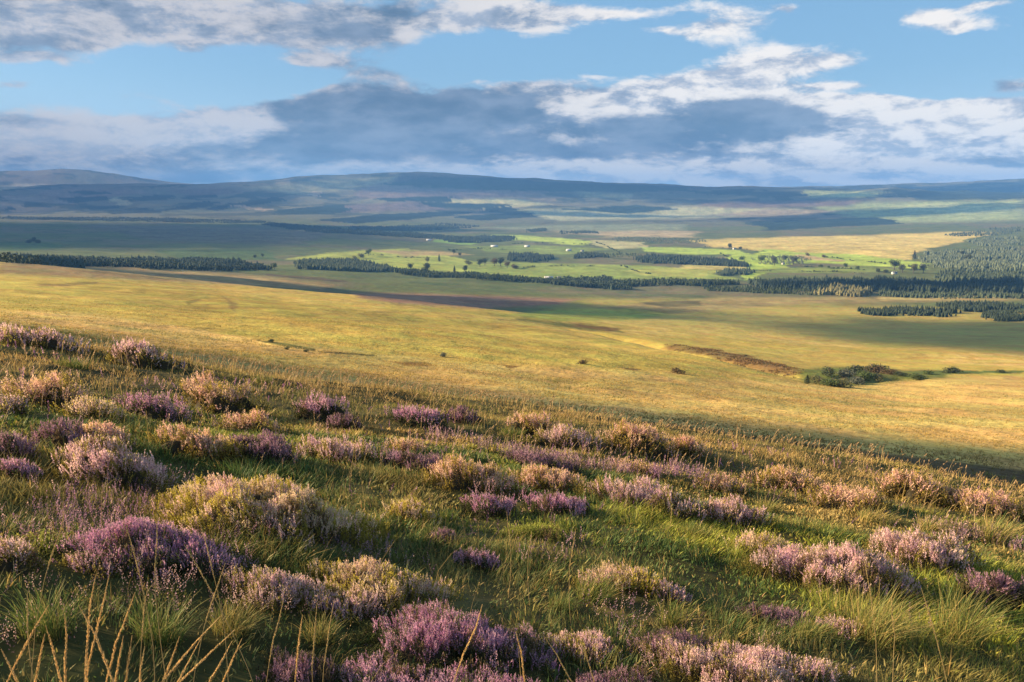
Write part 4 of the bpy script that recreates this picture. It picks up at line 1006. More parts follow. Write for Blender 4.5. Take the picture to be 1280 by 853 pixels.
TONES = { # flower colours (two), foliage colour, share of foliage coloured tips
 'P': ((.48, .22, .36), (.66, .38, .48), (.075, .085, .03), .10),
 'D': ((.28, .14, .21), (.42, .24, .30), (.065, .06, .03), .12),  # dark flowers, also painting in the shade of shadowed clumps
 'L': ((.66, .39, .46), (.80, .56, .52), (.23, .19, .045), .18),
 'O': ((.70, .39, .35), (.78, .53, .38), (.28, .21, .045), .24),
 'Y': ((.70, .44, .44), (.70, .54, .34), (.31, .25, .04), .30),
 'G': ((.30, .34, .07), (.42, .36, .07), (.16, .17, .035), .75),
}
def heather(u, v, w, h, tone, label, group, cat='heather clump', name='heather_clump', seed=0):
    g = np.random.default_rng(1000+seed)
    p = unproject([u], [v + h*.42], 1.0)[0]
    r = float(np.hypot(*p)); k = r/F_PX*math.sqrt(1+.1)
    rx = w*k*.57; H = h*k*(.50 + .30*float(sstep(r, 4, 8)) + .35*float(sstep(r, 7, 13))); ry = rx*(.62+.2*g.random())
    x0, y0 = p; z0 = float(ground_z(p[:1], p[1:])[0])
    root = empty(name, (x0, y0, z0))
    f1, f2, fol, share = TONES[tone]
    # far clumps need fewer, larger spikes
    det = np.clip(r/5.5, .75, 3.2)
    br_sp = .034*det
    area = math.pi*rx*ry*(1+1.3*H/max(rx, ry))
    nb = int(np.clip(area/br_sp**2*1.35, 120, 5200))
    # branch tips spread over a lumpy dome
    a = g.random(nb)*6.283; q = np.sqrt(g.random(nb))*1.04
    lob = 1 + .20*np.sin(3*a+seed) + .14*np.sin(5*a+2.1*seed) + .12*np.sin(8*a+1.3*seed) + .10*g.normal(size=nb)*(g.random(nb) < .25)
    px, py = q*np.cos(a)*lob, q*np.sin(a)*lob
    X, Y = px*rx, py*ry
    lump = fbm(X+x0, Y+y0, .30*max(.6, rx), 3, .55, 61)
    prof = np.clip(1-q**2.8, 0, 1)**.55
    Z = H*(prof*(.92+.55*lump) + .02)
    gzz = ground_z(X+x0, Y+y0)-z0
    nrm = unit(np.stack([px/rx*H*1.0*q, py/ry*H*1.0*q, np.full(nb, .55)+.25*(1-q)], -1) + .22*g.normal(size=(nb, 3)) + np.array([0, 0, .75]))
    tipZ = Z + gzz
    B = np.stack([X, Y, tipZ], -1)
    # branch colour
    mix_t = np.clip(.5+1.1*fbm(X+x0, Y+y0, .22*max(.6, rx), 2, .5, 62)+.25*g.normal(size=nb), 0, 1)
    bc = np.asarray(f1)*(1-mix_t[:, None])+np.asarray(f2)*mix_t[:, None]
    green = fbm(X+x0+5, Y+y0, .35*max(.6, rx), 2, .5, 63)*.7+.30*g.normal(size=nb) > np.quantile(fbm(X+x0+5, Y+y0, .35*max(.6, rx), 2, .5, 63), 1-share)
    gcol = np.asarray(fol)*1.35
    bc = np.where(green[:, None], gcol*(.8+.5*g.random((nb, 1))), bc)
    dead = (fbm(X+x0, Y+y0+9, .16, 2, .5, 64)+.15*g.normal(size=nb)) > .36
    bc = np.where(dead[:, None], np.array([.17, .11, .06])*(.7+.6*g.random((nb, 1))), bc)
    low = g.random(nb) < sstep(q, .72, .98)*.85
    bc = np.where(low[:, None], np.asarray(fol)*(.45+.5*g.random((nb, 1))), bc)  # rim takes foliage colour, darkened to paint shade on the clump's lower sides
    bc = bc*(.78+.44*g.random((nb, 1)))
    # each branch carries a fan of spikes
    S = 3; n = nb*S
    Bs = np.repeat(B, S, 0); Ns = unit(np.repeat(nrm, S, 0)+.20*g.normal(size=(n, 3)))
    L = (.060+.050*g.random(n))*np.clip(det, .9, 1.7)
    P0 = Bs - Ns*L[:, None]*.75 + .011*det*g.normal(size=(n, 3))
    K = 11 if det < 1.6 else 7
    asz = np.full(n, .0060*det)
    cf = np.repeat(bc, S, 0)[:, None, :]*(.8+.4*g.random((n, K, 1)))
    # tips a little greener or paler, as unopened buds
    tt = ((np.arange(K)/K) > .82)[None, :, None]
    cf = np.where(tt, cf*.6+np.asarray(fol)*.9, cf)
    fl = spikes(P0, Ns, L, K, asz, cf, g, rad=.0036*det)
    mesh_obj('flowers', *fl[:2], M_FLOWER, fl[2], parent=root)
    # leafy stems below the flowers, down to the ground
    m = int(nb*1.6)
    idx = g.integers(0, nb, m)
    dep = g.random(m)
    C0 = B[idx]*1.0
    gz_i = gzz[idx]
    C0[:, 2] = gz_i + (tipZ[idx]-gz_i)*(.05+.85*dep)
    C0[:, :2] *= (.82+.18*dep)[:, None]
    D0 = unit(nrm[idx]*.8+np.array([0, 0, .6])+.35*g.normal(size=(m, 3)))
    Kf = 7
    Lf = (.07+.05*g.random(m))*np.clip(det, .9, 2.0)
    colF = (np.asarray(fol)*.8)[None, None, :]*(.5+.8*g.random((m, Kf, 1)))
    brown = g.random(m) < .35
    colF = np.where(brown[:, None, None], np.array([.085, .055, .032])*(.6+.8*g.random((m, Kf, 1))), colF)
    fo = spikes(C0-D0*Lf[:, None]*.7, D0, Lf, Kf, np.full(m, .0065*det), colF, g, rad=.006*det, spread=1.0)
    # woody core that fills the inside of the clump
    nv, nu = 10, 28
    th = np.linspace(0, 1, nv); aa = np.arange(nu)*6.2832/nu
    T, Aa = np.meshgrid(th, aa, indexing='ij')
    lb = .96 + .20*np.sin(3*Aa+seed) + .14*np.sin(5*Aa+2.1*seed) + .12*np.sin(8*Aa+1.3*seed)
    cx, cy = T*.93*np.cos(Aa)*lb*rx, T*.93*np.sin(Aa)*lb*ry
    cz = ground_z(cx+x0, cy+y0)-z0 + H*(np.clip(1-T**2.8, 0, 1)**.55)*(.92+.55*fbm(cx+x0, cy+y0, .30*max(.6, rx), 3, .55, 61)) - .075*min(det, 1.6) - .12*H*T
    cvv = np.stack([cx, cy, cz], -1).reshape(-1, 3)
    i, j = np.meshgrid(np.arange(nv-1), np.arange(nu), indexing='ij'); j2 = (j+1) % nu
    aI, bI, cI, dI = i*nu+j, (i+1)*nu+j, (i+1)*nu+j2, i*nu+j2
    cff = np.vstack([np.stack([aI, bI, cI], -1).reshape(-1, 3), np.stack([aI, cI, dI], -1).reshape(-1, 3)])
    cc = np.tile(np.array([.045, .036, .02]), (len(cvv), 1))*(.7+.6*g.random((len(cvv), 1)))
    fo = join([fo, (cvv, cff, cc)])
    mesh_obj('foliage', *fo[:2], M_SPRIG, fo[2], parent=root)
    tag(root, label, cat, group)
    return (x0, y0, rx, ry, H)
HG = 'heather clumps on the near moor slope'
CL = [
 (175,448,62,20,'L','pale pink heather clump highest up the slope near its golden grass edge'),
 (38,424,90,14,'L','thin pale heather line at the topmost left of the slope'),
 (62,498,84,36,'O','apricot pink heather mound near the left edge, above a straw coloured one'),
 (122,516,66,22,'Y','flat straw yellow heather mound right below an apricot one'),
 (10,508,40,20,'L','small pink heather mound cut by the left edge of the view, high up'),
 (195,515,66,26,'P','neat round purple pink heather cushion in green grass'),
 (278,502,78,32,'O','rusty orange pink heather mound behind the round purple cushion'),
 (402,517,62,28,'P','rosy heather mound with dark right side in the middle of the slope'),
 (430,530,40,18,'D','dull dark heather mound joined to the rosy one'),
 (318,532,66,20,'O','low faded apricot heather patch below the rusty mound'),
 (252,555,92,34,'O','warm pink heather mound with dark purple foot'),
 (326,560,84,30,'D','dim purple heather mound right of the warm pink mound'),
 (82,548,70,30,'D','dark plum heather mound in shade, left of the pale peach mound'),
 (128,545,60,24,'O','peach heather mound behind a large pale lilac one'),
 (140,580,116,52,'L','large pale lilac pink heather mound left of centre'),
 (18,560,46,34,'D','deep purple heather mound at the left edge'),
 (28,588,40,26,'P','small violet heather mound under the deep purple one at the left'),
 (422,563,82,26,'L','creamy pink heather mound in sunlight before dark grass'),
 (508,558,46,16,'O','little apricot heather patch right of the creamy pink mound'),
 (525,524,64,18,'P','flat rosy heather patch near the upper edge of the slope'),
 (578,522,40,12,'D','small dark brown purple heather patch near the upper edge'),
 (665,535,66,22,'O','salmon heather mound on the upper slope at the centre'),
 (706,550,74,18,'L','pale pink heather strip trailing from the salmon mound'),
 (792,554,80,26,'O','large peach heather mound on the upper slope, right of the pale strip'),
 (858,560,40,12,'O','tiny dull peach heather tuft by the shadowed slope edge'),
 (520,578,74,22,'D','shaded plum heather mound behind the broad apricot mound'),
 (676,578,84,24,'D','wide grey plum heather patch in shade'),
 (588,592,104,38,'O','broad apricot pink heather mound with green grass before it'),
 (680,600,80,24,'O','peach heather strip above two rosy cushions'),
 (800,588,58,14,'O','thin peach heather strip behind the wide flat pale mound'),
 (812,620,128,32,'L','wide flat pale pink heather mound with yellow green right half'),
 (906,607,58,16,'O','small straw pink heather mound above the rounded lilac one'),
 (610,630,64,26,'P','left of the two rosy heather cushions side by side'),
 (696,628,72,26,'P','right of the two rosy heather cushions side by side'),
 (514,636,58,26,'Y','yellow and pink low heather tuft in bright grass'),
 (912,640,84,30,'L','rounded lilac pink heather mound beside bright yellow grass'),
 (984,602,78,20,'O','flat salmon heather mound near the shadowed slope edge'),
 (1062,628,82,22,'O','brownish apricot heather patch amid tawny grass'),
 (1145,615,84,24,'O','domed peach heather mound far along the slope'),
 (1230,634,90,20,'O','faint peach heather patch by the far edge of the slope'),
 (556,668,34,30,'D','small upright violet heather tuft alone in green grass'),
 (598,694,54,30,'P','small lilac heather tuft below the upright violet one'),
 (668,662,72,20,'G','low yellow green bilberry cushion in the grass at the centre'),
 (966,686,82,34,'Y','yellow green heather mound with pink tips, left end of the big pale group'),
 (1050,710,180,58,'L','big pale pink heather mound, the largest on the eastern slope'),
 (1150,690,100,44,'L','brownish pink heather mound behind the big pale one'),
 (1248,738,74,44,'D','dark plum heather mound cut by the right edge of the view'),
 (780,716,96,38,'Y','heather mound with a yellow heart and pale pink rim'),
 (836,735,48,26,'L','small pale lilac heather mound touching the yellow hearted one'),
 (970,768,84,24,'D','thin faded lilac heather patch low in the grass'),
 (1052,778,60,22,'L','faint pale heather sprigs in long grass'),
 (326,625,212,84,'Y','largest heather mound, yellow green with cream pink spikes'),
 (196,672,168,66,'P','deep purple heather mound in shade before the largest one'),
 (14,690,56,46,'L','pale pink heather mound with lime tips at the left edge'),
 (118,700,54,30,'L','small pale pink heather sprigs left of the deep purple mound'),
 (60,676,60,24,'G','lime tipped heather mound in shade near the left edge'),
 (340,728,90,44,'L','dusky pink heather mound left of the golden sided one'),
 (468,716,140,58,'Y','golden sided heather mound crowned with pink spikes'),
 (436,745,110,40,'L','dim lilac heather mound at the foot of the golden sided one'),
 (556,780,170,68,'P','rich purple pink heather dome, brightest of the foreground'),
 (650,800,110,46,'P','shaded purple heather mound adjoining the rich purple dome'),
 (728,800,94,42,'L','lilac heather mound right of the purple dome'),
 (850,800,110,50,'D','grey lilac heather mound behind the bottom mound'),
 (930,825,190,66,'L','broad lilac heather mound at the bottom with a sunlit crown'),
 (380,832,100,44,'D','grey violet heather mound at the bottom left of centre'),
 (480,836,110,46,'P','violet heather mound filling the bottom of the view, left of the pinker one'),
 (600,850,150,36,'P','pinker heather mound at the very bottom of the view'),
 (780,855,120,36,'D','dull lilac heather mound at the very bottom, left of the broad lilac one'),
]
FOOT = []
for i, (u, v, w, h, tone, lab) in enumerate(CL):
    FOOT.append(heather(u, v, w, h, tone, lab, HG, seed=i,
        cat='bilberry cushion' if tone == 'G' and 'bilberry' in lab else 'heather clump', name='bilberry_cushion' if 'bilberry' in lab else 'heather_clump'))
FOOT = np.array(FOOT)

# ---------------------------------------------------------------- grass
def blades(X, Y, H, W, lean, col, g, tipcol=None, segs=3, z=None, curve=1.0):
    n = len(X); Z = ground_z(X, Y)-.02 if z is None else z
    a = g.random(n)*6.283; side = np.stack([np.cos(a), np.sin(a), 0*a], -1)
    ld = lean
    V = []; C = []
    for i in range(segs):
        t = i/segs; wv = W*(1-.55*t)
        c = np.stack([X+ld[:, 0]*H*t**(1+.8*curve), Y+ld[:, 1]*H*t**(1+.8*curve), Z+H*(t-.22*t*t*np.hypot(ld[:, 0], ld[:, 1]))], -1)
        V += [c-side*wv[:, None]*.5, c+side*wv[:, None]*.5]
        cc = col if tipcol is None else col*(1-t)+tipcol*t
        C += [cc, cc]
    V.append(np.stack([X+ld[:, 0]*H, Y+ld[:, 1]*H, Z+H*(1-.22*np.hypot(ld[:, 0], ld[:, 1]))], -1)); C.append(col if tipcol is None else tipcol)
    nv = 2*segs+1
    V = np.stack(V, 1).reshape(-1, 3); C = np.stack(C, 1).reshape(-1, 3)
    o = (np.arange(n)*nv)[:, None]; f = []
    for i in range(segs-1):
        f += [[2*i, 2*i+1, 2*i+3], [2*i, 2*i+3, 2*i+2]]
    f.append([2*segs-2, 2*segs-1, 2*segs])
    Fa = (o[:, None, :]+np.array(f)[None]).reshape(-1, 3)
    return V, Fa, C
def near_points(n, r0, r1, g, amax=.84, power=1.0):
    a = (g.random(n)*2-1)*amax; q = g.random(n)**power
    r = np.sqrt(r0*r0+q*(r1*r1-r0*r0)); return r*np.sin(a), r*np.cos(a), r
def in_clump(X, Y, k=.86):
    m = np.zeros(len(X), bool)
    for x0, y0, rx, ry, H in FOOT: m |= (((X-x0)/(rx*k))**2+((Y-y0)/(ry*k))**2) < 1
    return m
def grass_layer(name, label, n, r0, r1, hmin, hmax, wid, seed, kind='mixed', power=1.0):
    g = np.random.default_rng(seed)
    X, Y, r = near_points(n, r0, r1, g, power=power)
    keep = ~in_clump(X, Y, .94 if kind != 'moss' else .97)
    cl = fbm(X, Y, .9, 3, .6, 71)+.5*fbm(X, Y, .22, 2, .5, 72)
    if kind != 'moss': keep &= (g.random(len(X)) < np.clip(.55+1.4*cl, .1, 1))
    X, Y, r, cl = X[keep], Y[keep], r[keep], cl[keep]; n = len(X)
    tus = fbm(X, Y, .45, 2, .5, 73)
    H = (hmin+(hmax-hmin)*g.random(n)**1.6)*(1+.9*np.clip(tus, -.4, .5))*(1+.5*cl)
    wind = np.array([.16, -.06])
    a = g.random(n)*6.283; m_ = np.where(g.random(n) < .2, 1.3, .15+.55*g.random(n))
    # blades of one tussock lean together
    ta = 6.283*(vnoise(X/.35+3, Y/.35+9)+.5)*2
    lean = np.stack([np.cos(a)*m_*.6+np.cos(ta)*.35+wind[0], np.sin(a)*m_*.6+np.sin(ta)*.35+wind[1]], -1)
    hue = fbm(X, Y, 2.4, 3, .6, 74)+.18*g.normal(size=n)
    dry = np.clip(sstep(hue, -.02, .32)*(.48+.32*sstep(r, 6, 13)) + sstep(r, 7, 18)*.45 + (g.random(n) < .10)*.8, 0, 1)[:, None]
    lime = sstep(fbm(X, Y, 1.7, 2, .5, 75)+.1*g.normal(size=n), .08, .3)[:, None]*(1-dry)
    green = np.array([.062, .125, .036]); limec = np.array([.34, .36, .05]); straw = np.array([.50, .34, .12]); tawny = np.array([.33, .19, .07])  # lime and straw raised to paint sunlit highlights into the grass colour
    tw = (g.random(n) < .3)[:, None]
    dc = np.where(tw, tawny, straw)
    col = green*(1-lime)+limec*lime; col = col*(1-dry)+dc*dry
    col = col*(.65+.7*g.random((n, 1)))
    tip = col*1.0+np.array([.10, .07, .01])*g.random((n, 1))
    W = wid*(.6+.8*g.random(n))*np.clip(r/5, .8, 5)
    V, Fa, C = blades(X, Y, H, W, lean, col*.85, g, tip)
    return tag(mesh_obj(name, V, Fa, M_GRASS, C), label, 'grass', kind='stuff')
grass_layer('grass', 'green and straw moor grass between the heather clumps close by', 195000, 1.6, 9, .05, .14, .0028, 501)
grass_layer('grass', 'tawny and lime moor grass over the middle of the near slope', 150000, 8.5, 19, .04, .12, .0028, 502, power=.8)
grass_layer('grass', 'dry grass running to the edge of the near slope', 115000, 18, 46, .08, .22, .0032, 503, power=.8)
grass_layer('undergrowth', 'short mossy green undergrowth carpeting the near slope', 195000, 1.6, 12, .03, .08, .011, 504, kind='moss')

# low stray heather sprigs in the grass
def stray():
    g = np.random.default_rng(601); X, Y, r = near_points(6000, 4.5, 17, g)
    c = fbm(X, Y, 1.3, 3, .6, 81); keep = (g.random(len(X)) < sstep(c, .02, .3)*.9) & ~in_clump(X, Y, .9)
    X, Y, r = X[keep], Y[keep], r[keep]; n = len(X); det = np.clip(r/5.5, .8, 3.4)
    Z = ground_z(X, Y); D = unit(np.array([.1, 0, 1.])+.35*g.normal(size=(n, 3))); L = (.10+.10*g.random(n))
    cs = np.array([[.45, .26, .33], [.50, .32, .26], [.24, .11, .20], [.30, .20, .10], [.16, .17, .05]])[g.integers(0, 5, n)]
    cf = cs[:, None, :]*(.7+.6*g.random((n, 10, 1)))
    v = spikes(np.stack([X, Y, Z], -1), D, L, 10, .0060*det, cf, g, rad=.008, spread=.8)
    tag(mesh_obj('heather_sprigs', *v[:2], M_FLOWER, v[2]), 'sparse low heather sprigs scattered in the near grass', 'heather', kind='stuff')
stray()

# low straggling heather between the clumps
def cover():
    g = np.random.default_rng(605); X, Y, r = near_points(12000, 3.6, 11, g, power=.9)
    c = fbm(X, Y, 2.6, 4, .62, 84)+.22*sstep(-X/np.maximum(r, 1), -.1, .5)-.08-.25*sstep(r, 5, 10)
    keep = (g.random(len(X)) < sstep(c, .02, .22)*.9) & ~in_clump(X, Y, .95)
    X, Y, r = X[keep], Y[keep], r[keep]; n = len(X); det = np.clip(r/5.5, .8, 2.6)
    X3, Y3, d3 = np.repeat(X, 3), np.repeat(Y, 3), np.repeat(det, 3); m = 3*n
    X3 = X3+.018*d3*g.normal(size=m); Y3 = Y3+.018*d3*g.normal(size=m)
    hh = .05+.10*np.repeat(sstep(fbm(X, Y, .8, 2, .5, 85), -.3, .3), 3)+.02*g.random(m)
    Z = ground_z(X3, Y3)+hh-.05; D = unit(np.array([.1, 0, 1.1])+.30*g.normal(size=(m, 3))); L = (.07+.05*g.random(m))*np.clip(det, 1, 1.5).repeat(3)
    pal = np.array([[.30, .16, .23], [.42, .25, .30], [.54, .35, .31], [.15, .09, .10], [.15, .13, .035], [.24, .16, .055]])
    k = np.clip((fbm(X, Y, 1.2, 3, .6, 86)*4+2.2+1.1*g.normal(size=n)).astype(int), 0, 5)
    cf = np.repeat(pal[k], 3, 0)[:, None, :]*(.7+.6*g.random((m, 9, 1)))
    v = spikes(np.stack([X3, Y3, Z], -1), D, L, 9, .0058*d3, cf, g, rad=.0045, spread=.95)
    tag(mesh_obj('heather_cover', *v[:2], M_FLOWER, v[2]), 'dusky low heather mat straggling between the clumps of the near slope', 'heather', kind='stuff')
cover()

# fine flowering grass stems with airy heads: seen against the golden slope
def stems():
    g = np.random.default_rng(611); X, Y, r = near_points(17000, 3.2, 36, g, power=.9)
    keep = g.random(len(X)) < np.clip(.35+1.3*fbm(X, Y, 2.2, 3, .6, 82), 0.03, 1); X, Y, r = X[keep], Y[keep], r[keep]; n = len(X)
    H = .18+.24*g.random(n)
    lean = np.stack([.22+.25*g.normal(size=n), -.05+.22*g.normal(size=n)], -1)
    col = np.array([.42, .29, .12])*(.6+.7*g.random((n, 1)))
    W = .0022*np.clip(r/4, .9, 7)
    a = blades(X, Y, H, W, lean, col, g, segs=3)
    tip = np.stack([X+lean[:, 0]*H, Y+lean[:, 1]*H, ground_z(X, Y)-.02+H*(1-.22*np.hypot(lean[:, 0], lean[:, 1]))], -1)
    D = unit(np.stack([lean[:, 0]*1.6, lean[:, 1]*1.6, np.full(n, .7)], -1)); L = .06+.06*g.random(n)
    cf = (np.array([.40, .26, .13])*(.7+.6*g.random((n, 1, 1))))*np.ones((n, 7, 1))
    b = spikes(tip-D*L[:, None]*.9, D, L, 7, .0036*np.clip(r/4, .9, 6), cf, g, rad=.004, spread=1.0)
    v = join([a, b])
    tag(mesh_obj('flowering_grass', *v[:2], M_GRASS, v[2]), 'thin straw coloured flowering grass stems rising over the near slope', 'grass', kind='stuff')
stems()

# coarse tussocks over the golden slope
def tussocks():
    g = np.random.default_rng(621); n = 120000
    a = (g.random(n)*2-1)*.70; r = np.exp(math.log(60)+g.random(n)**.75*(math.log(520)-math.log(60)))
    X, Y = r*np.sin(a), r*np.cos(a)
    keep = g.random(n) < np.clip(.5+1.2*fbm(X, Y, 14, 4, .6, 91), .05, 1); X, Y, r = X[keep], Y[keep], r[keep]; n = len(X)
    X3, Y3 = np.repeat(X, 4), np.repeat(Y, 4)
    X3 = X3+.12*g.normal(size=4*n); Y3 = Y3+.12*g.normal(size=4*n)
    H = (.22+.22*g.random(4*n)); lean = np.stack([.3+.4*g.normal(size=4*n), .4*g.normal(size=4*n)], -1)
    c = np.where((g.random((n, 1)) < .25), np.array([.31, .235, .05]), np.array([.42, .28, .08]))*(.55+.9*g.random((n, 1)))*(.38+.62*sstep(r-32*sstep(X/r, -.2, .1), 105, 140))[:, None]  # tussocks near the brow darkened to paint the same shadow band
    rush = (fbm(X, Y, 26, 3, .6, 93)+.12*g.normal(size=n) > .34)[:, None]
    c = np.where(rush, np.array([.24, .22, .06])*(.7+.5*g.random((n, 1))), c); H = H*np.repeat(np.where(rush[:, 0], 1.6, 1.0), 4)
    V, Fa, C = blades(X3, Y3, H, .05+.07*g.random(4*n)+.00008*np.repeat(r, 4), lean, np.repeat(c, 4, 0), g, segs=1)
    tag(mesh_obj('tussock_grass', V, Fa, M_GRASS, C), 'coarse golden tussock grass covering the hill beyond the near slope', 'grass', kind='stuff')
tussocks()

# ---------------------------------------------------------------- single tall stalks and tufts in front
def tube(points, r0, r1, n=6):
    P = np.asarray(points, float); m = len(P); T = unit(np.gradient(P, axis=0))
    a = unit(np.cross(T, [0.3, 1, .1])); b = np.cross(T, a); rr = np.linspace(r0, r1, m)
    t = np.arange(n)*6.2832/n
    V = (P[:, None, :]+(a[:, None, :]*np.cos(t)[None, :, None]+b[:, None, :]*np.sin(t)[None, :, None])*rr[:, None, None]).reshape(-1, 3)
    i, j = np.meshgrid(np.arange(m-1), np.arange(n), indexing='ij'); j2 = (j+1) % n
    F4 = np.stack([i*n+j, i*n+j2, (i+1)*n+j2, (i+1)*n+j], -1).reshape(-1, 4)
    return V, np.vstack([F4[:, :3], F4[:, [0, 2, 3]]])
M_STALK = foliage_mat('dry_stalk', .25, .6)
def stalk(ub, vb, ut, vt, dist, headlen, hw, label, group, seed, colr=(.56, .38, .15)):
    """stalk whose root pixel is (ub, vb) and tip pixel (ut, vt), standing at about dist metres"""
    g = np.random.default_rng(seed)
    db = pix_dir(ub, vb); dt_ = pix_dir(ut, vt)
    b = db*dist/math.hypot(db[0], db[1]); zb = float(ground_z(np.array([b[0]]), np.array([b[1]]))[0])
    t = dt_*dist/math.hypot(dt_[0], dt_[1])
    # root where the line of the stalk meets the ground
    d = t-b; kx = d[0]/max(d[2], 1e-3)
    base = np.array([t[0]-kx*(t[2]-zb), t[1]+.03, zb])
    base[2] = float(ground_z(base[:1], base[1:2])[0])-.02
    root = empty('grass_stalk', tuple(base))
    m = 9; s = np.linspace(0, 1, m)[:, None]
    line = (t-base)*s; L = np.linalg.norm(t-base)
    line[:, 0] += (-.04*L*np.sin(s[:, 0]*math.pi)*np.sign(kx+1e-3)); line += .0025*g.normal(size=line.shape)*s
    V, Fa = tube(line, .0015, .0009)
    mesh_obj('stem', V, Fa, M_STALK, np.tile(np.array(colr)*.75, (len(V), 1)), parent=root, smooth=True)
    n = int(headlen*L/.0035); q = 1-headlen*(1-np.arange(n)/n)
    P = np.stack([np.interp(q, s[:, 0], line[:, i]) for i in range(3)], -1); T = unit(np.stack([np.gradient(P[:, i]) for i in range(3)], -1))
    env = np.clip(np.sin(np.clip((np.arange(n)+.6)/n, 0, 1)*math.pi)**.4, .25, 1)*(.85+.2*np.sin(np.arange(n)*.9+seed)**2)
    P2 = np.repeat(P, 4, 0); T2 = np.repeat(T, 4, 0); e2 = np.repeat(env, 4)
    out_ = unit(np.cross(T2, g.normal(size=T2.shape)))
    ln = hw*1.8*e2*(.7+.6*g.random(len(e2)))
    tipd = unit(T2*1.3+out_*.55)
    sdv = unit(np.cross(tipd, g.normal(size=T2.shape)))
    p0 = P2+out_*(hw*.22*e2)[:, None]
    V = np.stack([p0+tipd*ln[:, None], p0+sdv*(hw*.30*e2)[:, None], p0-sdv*(hw*.30*e2)[:, None]], 1).reshape(-1, 3)
    C = np.repeat(np.array(colr)*(.75+.5*g.random((len(P2), 1))), 3, 0)
    mesh_obj('seed_head', V, np.arange(len(V)).reshape(-1, 3), M_STALK, C, parent=root)
    tag(root, label, 'grass stalk', group)
TS = 'tall golden seed stalks close to the camera'
ST = [ # base px, tip px, distance, head share, head width
 (20,853,2,810,2.5,.6,'short golden stalk leaning left, nearest the left edge'),
 (20,830,61,755,2.6,.6,'golden stalk leaning right, second from the left edge'),
 (45,852,58,790,2.5,.5,'short faint golden stalk behind the second from the left'),
 (66,853,58,782,2.45,.6,'thick golden stalk leaning a little left'),
 (90,853,83,765,2.45,.62,'upright thick golden stalk left of the fork'),
 (40,800,34,740,3.0,.5,'thin upright stalk with its tip before the dark grass'),
 (112,853,119,718,2.4,.55,'straight golden stalk forming the middle of the fork'),
 (118,820,136,718,2.4,.5,'golden stalk forming the right arm of the fork'),
 (116,800,99,757,2.4,.5,'golden stalk forming the short left arm of the fork'),
 (112,853,110,800,2.4,.6,'short stubby golden stalk under the fork'),
 (136,852,168,741,2.5,.62,'long golden stalk leaning right beside the fork'),
 (146,853,155,795,2.5,.6,'short golden stalk under the long leaning one'),
 (160,853,166,795,2.45,.6,'short golden stalk right of the leaning one'),
 (178,853,185,732,2.8,.35,'tall slender green gold stalk with narrow tip'),
 (178,850,181,810,2.4,.7,'fat short golden seed head upright at the bottom'),
 (208,853,224,795,2.5,.65,'golden stalk leaning right near the bent bunch'),
 (222,853,275,772,2.3,.7,'heavy golden seed head bending right, topmost of the bent bunch'),
 (228,856,250,800,2.3,.7,'golden seed head lower left in the bent bunch'),
 (240,858,292,788,2.35,.6,'golden seed head reaching furthest right in the bent bunch'),
 (268,853,290,803,2.5,.5,'thin golden stalk right under the bent bunch'),
 (285,853,304,798,2.5,.5,'thin golden stalk right of the bent bunch'),
 (56,730,83,637,3.2,.4,'single tall pale stalk rising before the lime tipped heather'),
 (205,755,197,642,3.0,.4,'tallest pale stalk before the deep purple heather'),
 (170,740,158,660,3.1,.4,'thin stalk leaning left before the deep purple heather'),
 (262,735,248,650,3.2,.35,'fine dark tipped stalk before the deep purple heather'),
 (272,760,230,682,3.0,.3,'fine stalk leaning left across the deep purple heather'),
 (268,760,282,704,2.9,.4,'short pale stalk right of the deep purple heather'),
 (343,830,354,747,2.7,.45,'pale upright stalk before the dusky pink heather'),
 (398,835,396,752,2.7,.45,'pale stalk below the golden sided heather'),
 (412,835,418,752,2.7,.4,'slender pale stalk next to the one below the golden sided heather'),
 (376,840,378,770,2.6,.4,'short pale stalk between two slender ones'),
 (580,850,606,756,2.6,.45,'bold straw stalk crossing the rich purple heather dome'),
 (648,852,646,790,2.6,.5,'short straw stalk before the shaded purple heather'),
 (700,835,678,790,2.7,.4,'straw stalk leaning left before the lilac heather'),
 (733,835,724,795,2.7,.4,'thin straw stalk before the lilac heather'),
 (634,700,633,640,4.5,.35,'slender upright stalk in the green hollow at the centre'),
 (664,710,665,664,4.4,.3,'short slender stalk right of the upright one in the green hollow'),
 (717,730,720,660,4.2,.35,'slender stalk in the hollow before the yellow hearted heather'),
 (1086,760,1078,690,3.8,.4,'straw stalk in front of the big pale heather mound'),
 (1113,790,1114,745,3.6,.3,'straight straw stalk in the long grass under the big pale mound'),
 (1168,800,1150,735,3.4,.4,'straw stalk leaning left among the long eastern grass'),
]
for i, (ub, vb, ut, vt, ds, hl, lab) in enumerate(ST):
    hw = .0050 if ds < 2.7 else .0038
    stalk(ub, vb, ut, vt, ds, hl, hw, lab, TS if ds < 3 else 'slender seed stalks in the near grass', 700+i, (.78, .52, .22) if ds < 2.7 else (.60, .44, .20))

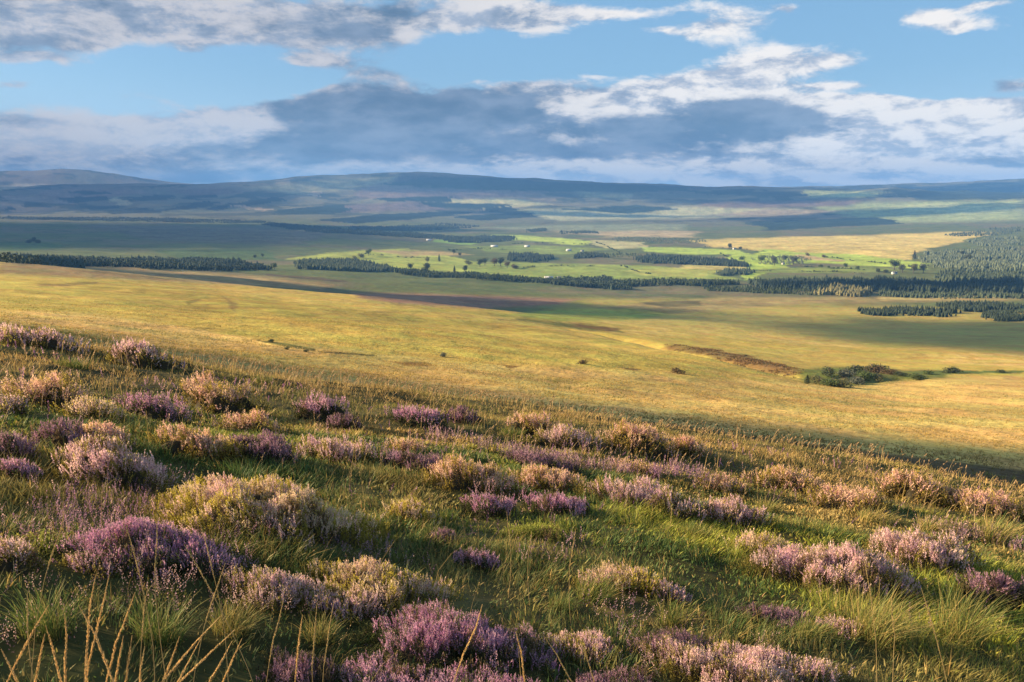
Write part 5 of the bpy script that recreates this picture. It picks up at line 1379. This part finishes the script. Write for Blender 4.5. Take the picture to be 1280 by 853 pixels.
def tuft(u, v, w, h, n, dry, lean, label, seed):
    g = np.random.default_rng(seed); p = unproject([u], [v], 1)[0]; r = float(np.hypot(*p)); k = r/F_PX
    z0 = float(ground_z(p[:1], p[1:])[0]); root = empty('grass_tuft', (p[0], p[1], z0))
    R = w*k*.18; a = g.random(n)*6.283; q = g.random(n)**.6*R
    X, Y = q*np.cos(a), q*np.sin(a); H = h*k*.72*(.45+.6*g.random(n))
    ln = np.stack([lean+np.cos(a)*.30+.28*g.normal(size=n), np.sin(a)*.30-.1+.25*g.normal(size=n)], -1)
    base = np.array([.10, .16, .035]); st = np.array([.42, .30, .10])
    t = np.clip(dry+.35*g.normal(size=(n, 1)), 0, 1); c = base*(1-t)+st*t; c = c*(.7+.6*g.random((n, 1)))
    V, Fa, C = blades(X, Y, H, .0032*(.6+.7*g.random(n))*max(1, r/5), ln, c*.85, g, c*1.15, segs=5, z=ground_z(X+p[0], Y+p[1])-z0-.02)
    mesh_obj('blades', V, Fa, M_GRASS, C, parent=root)
    tag(root, label, 'grass tuft', 'long grass tufts among the heather')
TF = [
 (1095,800,170,110,420,.55,.35,'great arching tuft of straw and green grass below the big pale heather'),
 (1010,800,90,60,240,.35,.3,'greener tuft leaning right before the faded lilac patch'),
 (1200,800,150,110,360,.45,.2,'tall mixed tuft towards the right edge'),
 (1240,680,80,60,260,.65,.2,'tawny tuft by the right edge behind the plum heather'),
 (1160,665,70,36,240,.75,.4,'golden swept tuft behind the brownish pink heather'),
 (870,672,80,36,320,.35,.1,'bright lime tuft left of the lilac mound'),
 (740,750,120,70,300,.25,.4,'loose green tuft left of the yellow hearted heather'),
 (840,780,90,60,240,.35,.1,'green gold tuft under the small pale lilac heather'),
 (500,740,80,60,160,.2,.2,'dark green tuft right of the golden sided heather'),
 (700,760,90,50,200,.1,.3,'soft green tuft in the hollow behind the lilac heather'),
 (220,520,60,24,240,.1,.2,'fresh green tuft right under the round purple cushion'),
 (470,660,90,40,300,.2,.1,'bright green tuft beside the yellow and pink low heather'),
 (200,800,150,90,320,.15,.2,'deep green shaded tuft behind the golden stalks'),
 (60,790,150,90,320,.1,.1,'dark green tuft at the left behind the stalks'),
 (290,790,130,70,320,.65,.3,'brown straw tuft behind the bent bunch of stalks'),
 (400,800,100,60,240,.5,.1,'straw tuft before the golden sided heather'),
 (640,545,70,22,240,.15,.1,'lime tuft on the upper slope left of the salmon mound'),
 (560,650,60,30,180,.1,.1,'green tuft behind the upright violet heather'),
 (960,640,80,34,220,.5,.2,'olive straw tuft between the lilac mound and salmon mound'),
 (1090,655,90,36,240,.7,.4,'tawny tuft under the brownish apricot patch'),
 (330,480,70,20,200,.35,.1,'yellow green tuft high on the left slope'),
 (90,460,90,22,260,.25,.1,'lime tuft at the top left of the slope'),
 (500,700,70,30,120,.1,.2,'short green tuft in shade behind the golden sided heather'),
]
for i, t in enumerate(TF): tuft(*t, 800+i)
print('verts', sum(len(o.data.vertices) for o in scene.objects if o.type == 'MESH'))
